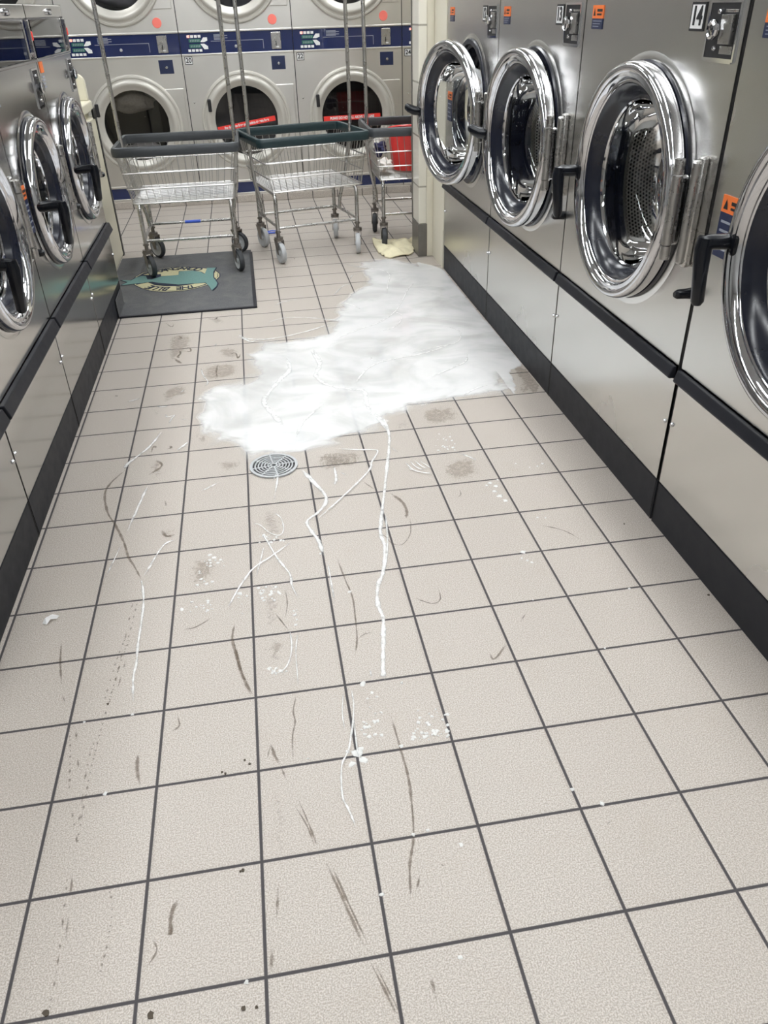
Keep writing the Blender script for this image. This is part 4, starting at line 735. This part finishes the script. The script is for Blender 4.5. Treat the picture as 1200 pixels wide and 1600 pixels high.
mb.build('back_board',M['cream'],r,bevel=.03)
mb=MB(); mb.box(*rel(-1.66,-1.60,22.60,22.80,.0,4.0)); mb.build('dark_edge',M['black'],r)
mb=MB(); mb.box(*rel(-1.64,-1.59,22.3,22.75,3.9,4.15)); mb.build('bracket',M['rubber'],r)
# ================================================================ floor mat with emblem
r=empty('floor_mat',(.6,19.3,0)); tag(r,'dark grey floor mat with a teal kangaroo emblem reading THE BLUE KANGAROO','floor mat')
ox,oy=.6,19.3
ny=60; vs=[];x0,x1,y0,y1=-1.04,2.39,16.46,22.15
# its left edge is turned up against the kick plate, then lies flat beyond the last machine
cols=[-1.60+.10*k for k in range(7)]+[-.985+(x1+.985)*k/30 for k in range(1,31)]
ys=[y0+(y1-y0)*k/ny for k in range(ny+1)]
for y in ys:
    f=min(1,max(0,(y-17.55)/.12))
    for x in cols:
        if x<-.99:
            up=(-1.028, .034+(-1.0-x)*.72); fl=(x,.03); X=up[0]*(1-f)+fl[0]*f; Z=up[1]*(1-f)+fl[1]*f
        else: X,Z=x,.03
        if x>2: X-= .03*(y-16.4)/5.7
        vs.append((X-ox,y-oy,Z))
xs=cols
nX=len(xs); top=[(j*nX+i,j*nX+i+1,(j+1)*nX+i+1,(j+1)*nX+i) for j in range(ny) for i in range(nX-1)]
mb=MB(); mb.smooth=True; nn=len(vs)
mb.add(vs+[((v[0]-.012,v[1],v[2]) if v[2]>.035 else (v[0],v[1],max(.002,v[2]-.027))) for v in vs], top+[tuple(reversed([nn+q for q in f])) for f in top]
   +[(i,nn+i,nn+i+1,i+1) for i in range(nX-1)]+[(ny*nX+i+1,nn+ny*nX+i+1,nn+ny*nX+i,ny*nX+i) for i in range(nX-1)]
   +[((j+1)*nX,nn+(j+1)*nX,nn+j*nX,j*nX) for j in range(ny)]+[(j*nX+nX-1,nn+j*nX+nX-1,nn+(j+1)*nX+nX-1,(j+1)*nX+nX-1) for j in range(ny)])
mb.build('mat_pile',M['mat'],r,recalc=False)
mb=MB(); e=.07
mb.box(x0+.02-ox,x1-.02-ox,y0-.01-oy,y0+e-oy,.004,.042); mb.box(x1-e-.01-ox,x1+.01-ox,y0-oy,y1-.3-oy,.004,.040)
mb.build('rubber_border',M['strip'],r)
def flat(name, pts, z, mat, parent, h=.004):
    mb=MB(); mb.prism([(x-ox,y-oy) for x,y in pts],z-h,z); return mb.build(name,mat,parent)
def scale_pts(P,k):
    cx=sum(p[0] for p in P)/len(P); cy=sum(p[1] for p in P)/len(P); return [(cx+(x-cx)*k,cy+(y-cy)*k) for x,y in P]
em=flat('emblem',M_OVAL,.034,M['mat_dark'],r)
flat('emblem_ring',scale_pts(M_OVAL,.975),.036,M['mat_cream'],em); flat('emblem_field',scale_pts(M_OVAL,.945),.038,M['mat_dark'],em)
flat('emblem_banner',M_FAR,.041,M['mat_cream'],em); flat('emblem_banner',M_NEAR,.041,M['mat_cream'],em); flat('emblem_banner',M_INSET,.043,M['mat_cream'],em)
flat('emblem_kangaroo_outline',scale_pts(M_BODY,1.03),.044,M['mat_dark'],em)
flat('emblem_kangaroo',M_BODY,.047,M['teal'],em); flat('emblem_eye',M_EYE,.049,M['mat_cream'],em); flat('emblem_shade',M_DARK,.049,M['mat_dark'],em)
def arctext(body, path, z, size, flip, name):
    # letters spaced along a polyline on the mat
    P=[Vector((x-ox,y-oy)) for x,y in path]; L=[0]
    for a,b_ in zip(P,P[1:]): L.append(L[-1]+(b_-a).length)
    n=len(body)
    for i,ch in enumerate(body):
        if ch==' ': continue
        d=L[-1]*(i+.5)/n; k=max(j for j in range(len(L)-1) if L[j]<=d); t=(d-L[k])/(L[k+1]-L[k]); p=P[k].lerp(P[k+1],t); q=P[k+1]-P[k]
        text(name,ch,size,M['mat_dark'],em,(p.x,p.y,z),rot=(0,0,math.atan2(q.y,q.x)),bold=.004,sx=.8)
arctext('KANGAROO',M_TX_FAR,.046,.42,False,'emblem_letter')
arctext('THE BLUE',M_TX_NEAR,.046,.42,True,'emblem_letter')
# ================================================================ floor drain
r=empty('floor_drain',(2.44,8.16,0)); tag(r,'round metal floor drain grate at the edge of the milky puddle','drain')
def flatring(mb,r0,r1,z0,z1,n=48,a0=0,a1=2*PI):
    m=n+1; vs=[]
    for k in range(m):
        a=a0+(a1-a0)*k/n; c_,s_=math.cos(a),math.sin(a)
        vs+=[(r0*c_,r0*s_,z0),(r1*c_,r1*s_,z0),(r1*c_,r1*s_,z1),(r0*c_,r0*s_,z1)]
    fs=[]
    for k in range(n):
        A=4*k; B=4*(k+1); fs+=[(A+3,A+2,B+2,B+3),(A+2,A+1,B+1,B+2),(A,A+3,B+3,B)]
    mb.add(vs,fs)
mb=MB(); mb.prism([(.37*math.cos(2*PI*k/32),.37*math.sin(2*PI*k/32)) for k in range(32)],.004,.010); mb.build('drain_hole',M['black'],r)
mb=MB()
for r0,r1 in ((.355,.40),(.300,.322),(.248,.268),(.196,.216),(.144,.164),(.092,.112),(.038,.060)): flatring(mb,r0,r1,.006,.030)
for k in range(8):
    a=2*PI*k/8+.15; mb.T=Matrix.Rotation(a,4,'Z'); mb.box(.05,.36,-.011,.011,.006,.028); mb.T=Matrix.Identity(4)
mb.build('grate',M['wheel_grey'],r)
# ================================================================ water, foam, dirt
def inside(x,y,P):
    c=False; j=len(P)-1
    for i in range(len(P)):
        xi,yi=P[i]; xj,yj=P[j]
        if (yi>y)!=(yj>y) and x<(xj-xi)*(y-yi)/(yj-yi)+xi: c=not c
        j=i
    return c
def edged(x,y,P):
    best=1e9; n=len(P)
    for i in range(n):
        ax,ay=P[i]; bx,by=P[(i+1)%n]; dx,dy=bx-ax,by-ay; l=dx*dx+dy*dy
        t=0 if l==0 else max(0,min(1,((x-ax)*dx+(y-ay)*dy)/l)); q=(x-ax-t*dx)**2+(y-ay-t*dy)**2
        if q<best: best=q
    return math.sqrt(best)
def smooth_poly(P,it=2):
    for _ in range(it):
        Q=[]
        for i in range(len(P)):
            a=P[i]; b_=P[(i+1)%len(P)]; Q+=[(a[0]*.75+b_[0]*.25,a[1]*.75+b_[1]*.25),(a[0]*.25+b_[0]*.75,a[1]*.25+b_[1]*.75)]
        P=Q
    return P
def sheet(name, P, step, z, mat, reach=.3, clampx=None):
    x0=min(p[0] for p in P); x1=max(p[0] for p in P); y0=min(p[1] for p in P); y1=max(p[1] for p in P)
    nx=int((x1-x0)/step)+2; ny=int((y1-y0)/step)+2; idx={}; vs=[]; th=[]; fs=[]
    def vert(i,j):
        if (i,j) not in idx:
            x,y=x0+i*step,y0+j*step; d=edged(x,y,P) if inside(x,y,P) else 0
            if clampx is not None and x>clampx-reach and inside(min(x,clampx)-.02,y,P): d=max(d,reach)
            if clampx is not None: x=min(x,clampx)
            idx[(i,j)]=len(vs); vs.append((x*S,y*S,z*S)); th.append(min(1,d/reach))
        return idx[(i,j)]
    for j in range(ny):
        for i in range(nx):
            if inside(x0+(i+.5)*step,y0+(j+.5)*step,P): fs.append((vert(i,j),vert(i+1,j),vert(i+1,j+1),vert(i,j+1)))
    return vs,fs,th
def link_sheet(name, vs, fs, th, mat):
    me=bpy.data.meshes.new(name); me.from_pydata(vs,[],fs); a=me.attributes.new('thick','FLOAT','POINT'); a.data.foreach_set('value',th)
    me.materials.append(mat); o=bpy.data.objects.new(name,me); col.objects.link(o)
    for p in me.polygons: p.use_smooth=True
    return o
vs,fs,th=sheet('puddle',smooth_poly(PUDDLE,2),.06,.012,M['milky'],.60,7.79)
# keep the drain free of water
keep=[f for f in fs if all((vs[k][0]/S-2.44)**2+(vs[k][1]/S-8.16)**2>.40**2 for k in f)]
o=link_sheet('puddle',vs,keep,th,M['milky']); tag(o,'milky white soapy puddle spread across the tiles from the right-hand washers to the drain','puddle')
def wetsheets(L):
    V=[];F_=[];T_=[]
    for P in L:
        vs,fs,th=sheet('w',smooth_poly(P,2),.05,.006,None,.22,7.79); n=len(V); V+=vs; F_+=[tuple(n+k for k in f) for f in fs]; T_+=th
    return V,F_,T_
V,F_,T_=wetsheets(WET); o=link_sheet('wet_smears',V,F_,T_,M['wet']); tag(o,'thin brownish wet smears and shoe prints around the puddle','smears',kind='stuff')
def catmull(P,seg=5):
    if len(P)<3: return [tuple(P[0][k]+(P[1][k]-P[0][k])*t/6 for k in (0,1)) for t in range(7)] if len(P)==2 else P
    out=[]
    for i in range(len(P)-1):
        p0=P[max(0,i-1)];p1=P[i];p2=P[i+1];p3=P[min(len(P)-1,i+2)]
        for k in range(seg):
            t=k/seg; out.append(tuple(.5*((2*p1[c])+(-p0[c]+p2[c])*t+(2*p0[c]-5*p1[c]+4*p2[c]-p3[c])*t*t+(-p0[c]+3*p1[c]-3*p2[c]+p3[c])*t**3) for c in (0,1)))
    out.append(P[-1]); return out
def ribbons(L, z, dome, wk=1.0, seed=1):
    """domed ribbons along floor paths"""
    rnd=random.Random(seed); V=[];F_=[];T_=[]
    for P,wd in L:
        Q=catmull(P); n=len(Q)
        if n<2: continue
        base=len(V); wd*=wk
        for i,(x,y) in enumerate(Q):
            a=Q[max(0,i-1)]; b_=Q[min(n-1,i+1)]; dx,dy=b_[0]-a[0],b_[1]-a[1]; l=math.hypot(dx,dy) or 1; nx_,ny_=-dy/l,dx/l
            e=min(1,i/3,(n-1-i)/3); ww=wd*(.45+.55*e)*rnd.uniform(.65,1.3)
            for s_,h,t in ((-1,0,0),(-.5,.7,.8),(0,1,1),(.5,.7,.8),(1,0,0)):
                V.append(((x+nx_*ww*s_)*S,(y+ny_*ww*s_)*S,(z+dome*h)*S)); T_.append(t*(.35+.65*e)*rnd.uniform(.75,1))
        for i in range(n-1):
            for k in range(4): A=base+i*5+k; F_.append((A,A+1,A+6,A+5))
    return V,F_,T_
V,F_,T_=ribbons(FOAM,.015,.010,.8); o=link_sheet('foam_trails',V,F_,T_,M['trail']); tag(o,'thin white soap trails running over the tiles and through the puddle','foam',kind='stuff')
V,F_,T_=ribbons(SCUFF,.004,.002,.9,2); o=link_sheet('scuff_marks',V,F_,T_,M['scuff']); tag(o,'thin brown scuff lines and dried drips on the tiles','dirt marks',kind='stuff')
# dotted wheel tracks
L=[]; rnd=random.Random(7)
for P in TRACK:
    Q=catmull(P,14)
    i=0
    while i<len(Q)-2:
        k=rnd.choice((1,2)); L.append(([Q[i],Q[min(len(Q)-1,i+k)]],.020)); i+=k+rnd.choice((1,1,2))
V,F_,T_=ribbons(L,.004,.002,.8,3); o=link_sheet('wheel_tracks',V,F_,T_,M['scuff']); tag(o,'dotted brown wheel tracks on the near left tiles','dirt marks',kind='stuff')
V=[];F_=[];T_=[]
for (x,y),rr in SPOT:
    n=10; b0=len(V); rnd2=random.Random(int(x*999+y*77)); V.append((x*S,y*S,.022*S)); T_.append(1)
    for k in range(n):
        q=rr*rnd2.uniform(.6,1.25); V.append(((x+q*math.cos(2*PI*k/n))*S,(y+q*math.sin(2*PI*k/n))*S,.004*S)); T_.append(.55)
    for k in range(n): F_.append((b0,b0+1+k,b0+1+(k+1)%n))
o=link_sheet('foam_spatter',V,F_,T_,M['foam']); tag(o,'small white foam drops spattered on the tiles around the drain','foam',kind='stuff')
mb=MB()
for (x,y),rr in DIRT: 
    mb.prism([(x+rr*random.Random(k+int(x*50)).uniform(.6,1.2)*math.cos(2*PI*k/8),y+rr*random.Random(k*3+int(y*50)).uniform(.6,1.2)*math.sin(2*PI*k/8)) for k in range(8)],.002,.010)
o=mb.build('dirt_crumbs',M['dirt']); tag(o,'tiny dark dirt crumbs scattered on the near tiles','dirt marks',kind='stuff')
# ================================================================ small things on the floor
def cloth(P, z0, amp, name, mat):
    Q=smooth_poly(P,2); x0=min(p[0] for p in Q); x1=max(p[0] for p in Q); y0=min(p[1] for p in Q); y1=max(p[1] for p in Q); st=.06
    idx={};vs=[];fs=[]
    def vert(i,j):
        if (i,j) not in idx:
            x,y=x0+i*st,y0+j*st; d=min(1,edged(x,y,Q)/.25)
            idx[(i,j)]=len(vs); vs.append((x*S,y*S,(z0+amp*(.25+.75*d)*(.5+.3*math.sin(x*7+y*3)+.25*math.sin(y*9-x*4)+.15*math.sin(x*17+y*11)))*S))
        return idx[(i,j)]
    for j in range(int((y1-y0)/st)+1):
        for i in range(int((x1-x0)/st)+1):
            if inside(x0+(i+.5)*st,y0+(j+.5)*st,Q): fs.append((vert(i,j),vert(i+1,j),vert(i+1,j+1),vert(i,j+1)))
    me=bpy.data.meshes.new(name); me.from_pydata(vs,[],fs); me.materials.append(mat)
    for p in me.polygons: p.use_smooth=True
    o=bpy.data.objects.new(name,me); col.objects.link(o)
    md=o.modifiers.new('solid','SOLIDIFY'); md.thickness=.03*S; md.offset=1
    return o
tag(cloth(CLOTH,.01,.16,'cleaning_cloth',M['cloth_cream']),'crumpled cream cloth on the floor under the cart with the red bin','cloth')
px,py=PAPER[0]
mb=MB(); mb.smooth=True
pp=[(0,-.05,.0),(.03,.0,.04),(.12,.05,.05),(.20,.03,.03),(.17,.0,.01),(.10,-.02,.03),(.06,-.08,.0),(.05,-.03,.07),(.11,.01,.075)]
mb.add(pp,[(0,7,6),(6,7,5),(7,8,5),(5,8,4),(8,3,4),(8,2,3),(7,1,2,8),(0,1,7)]); o=mb.build('paper_scrap',M['paper'],loc=(px-.08,py,.01)); tag(o,'crumpled white paper scrap on the floor by the left kick plate','paper')
bx,by=BLUE[0]
r=empty('plastic_scrap',(bx,by,0)); tag(r,'blue plastic scrap on the floor beside the green-rimmed cart','scrap')
mb=MB(); mb.box(-.22,.22,-.10,.02,.004,.03); mb.tube([(-.25,.0,.04),(0,.12,.05),(.26,.02,.04)],.02,6); mb.tube([(-.25,-.12,.04),(0,-.18,.05),(.26,-.10,.04)],.02,6); mb.build('strap',M['blue_plastic'],r)
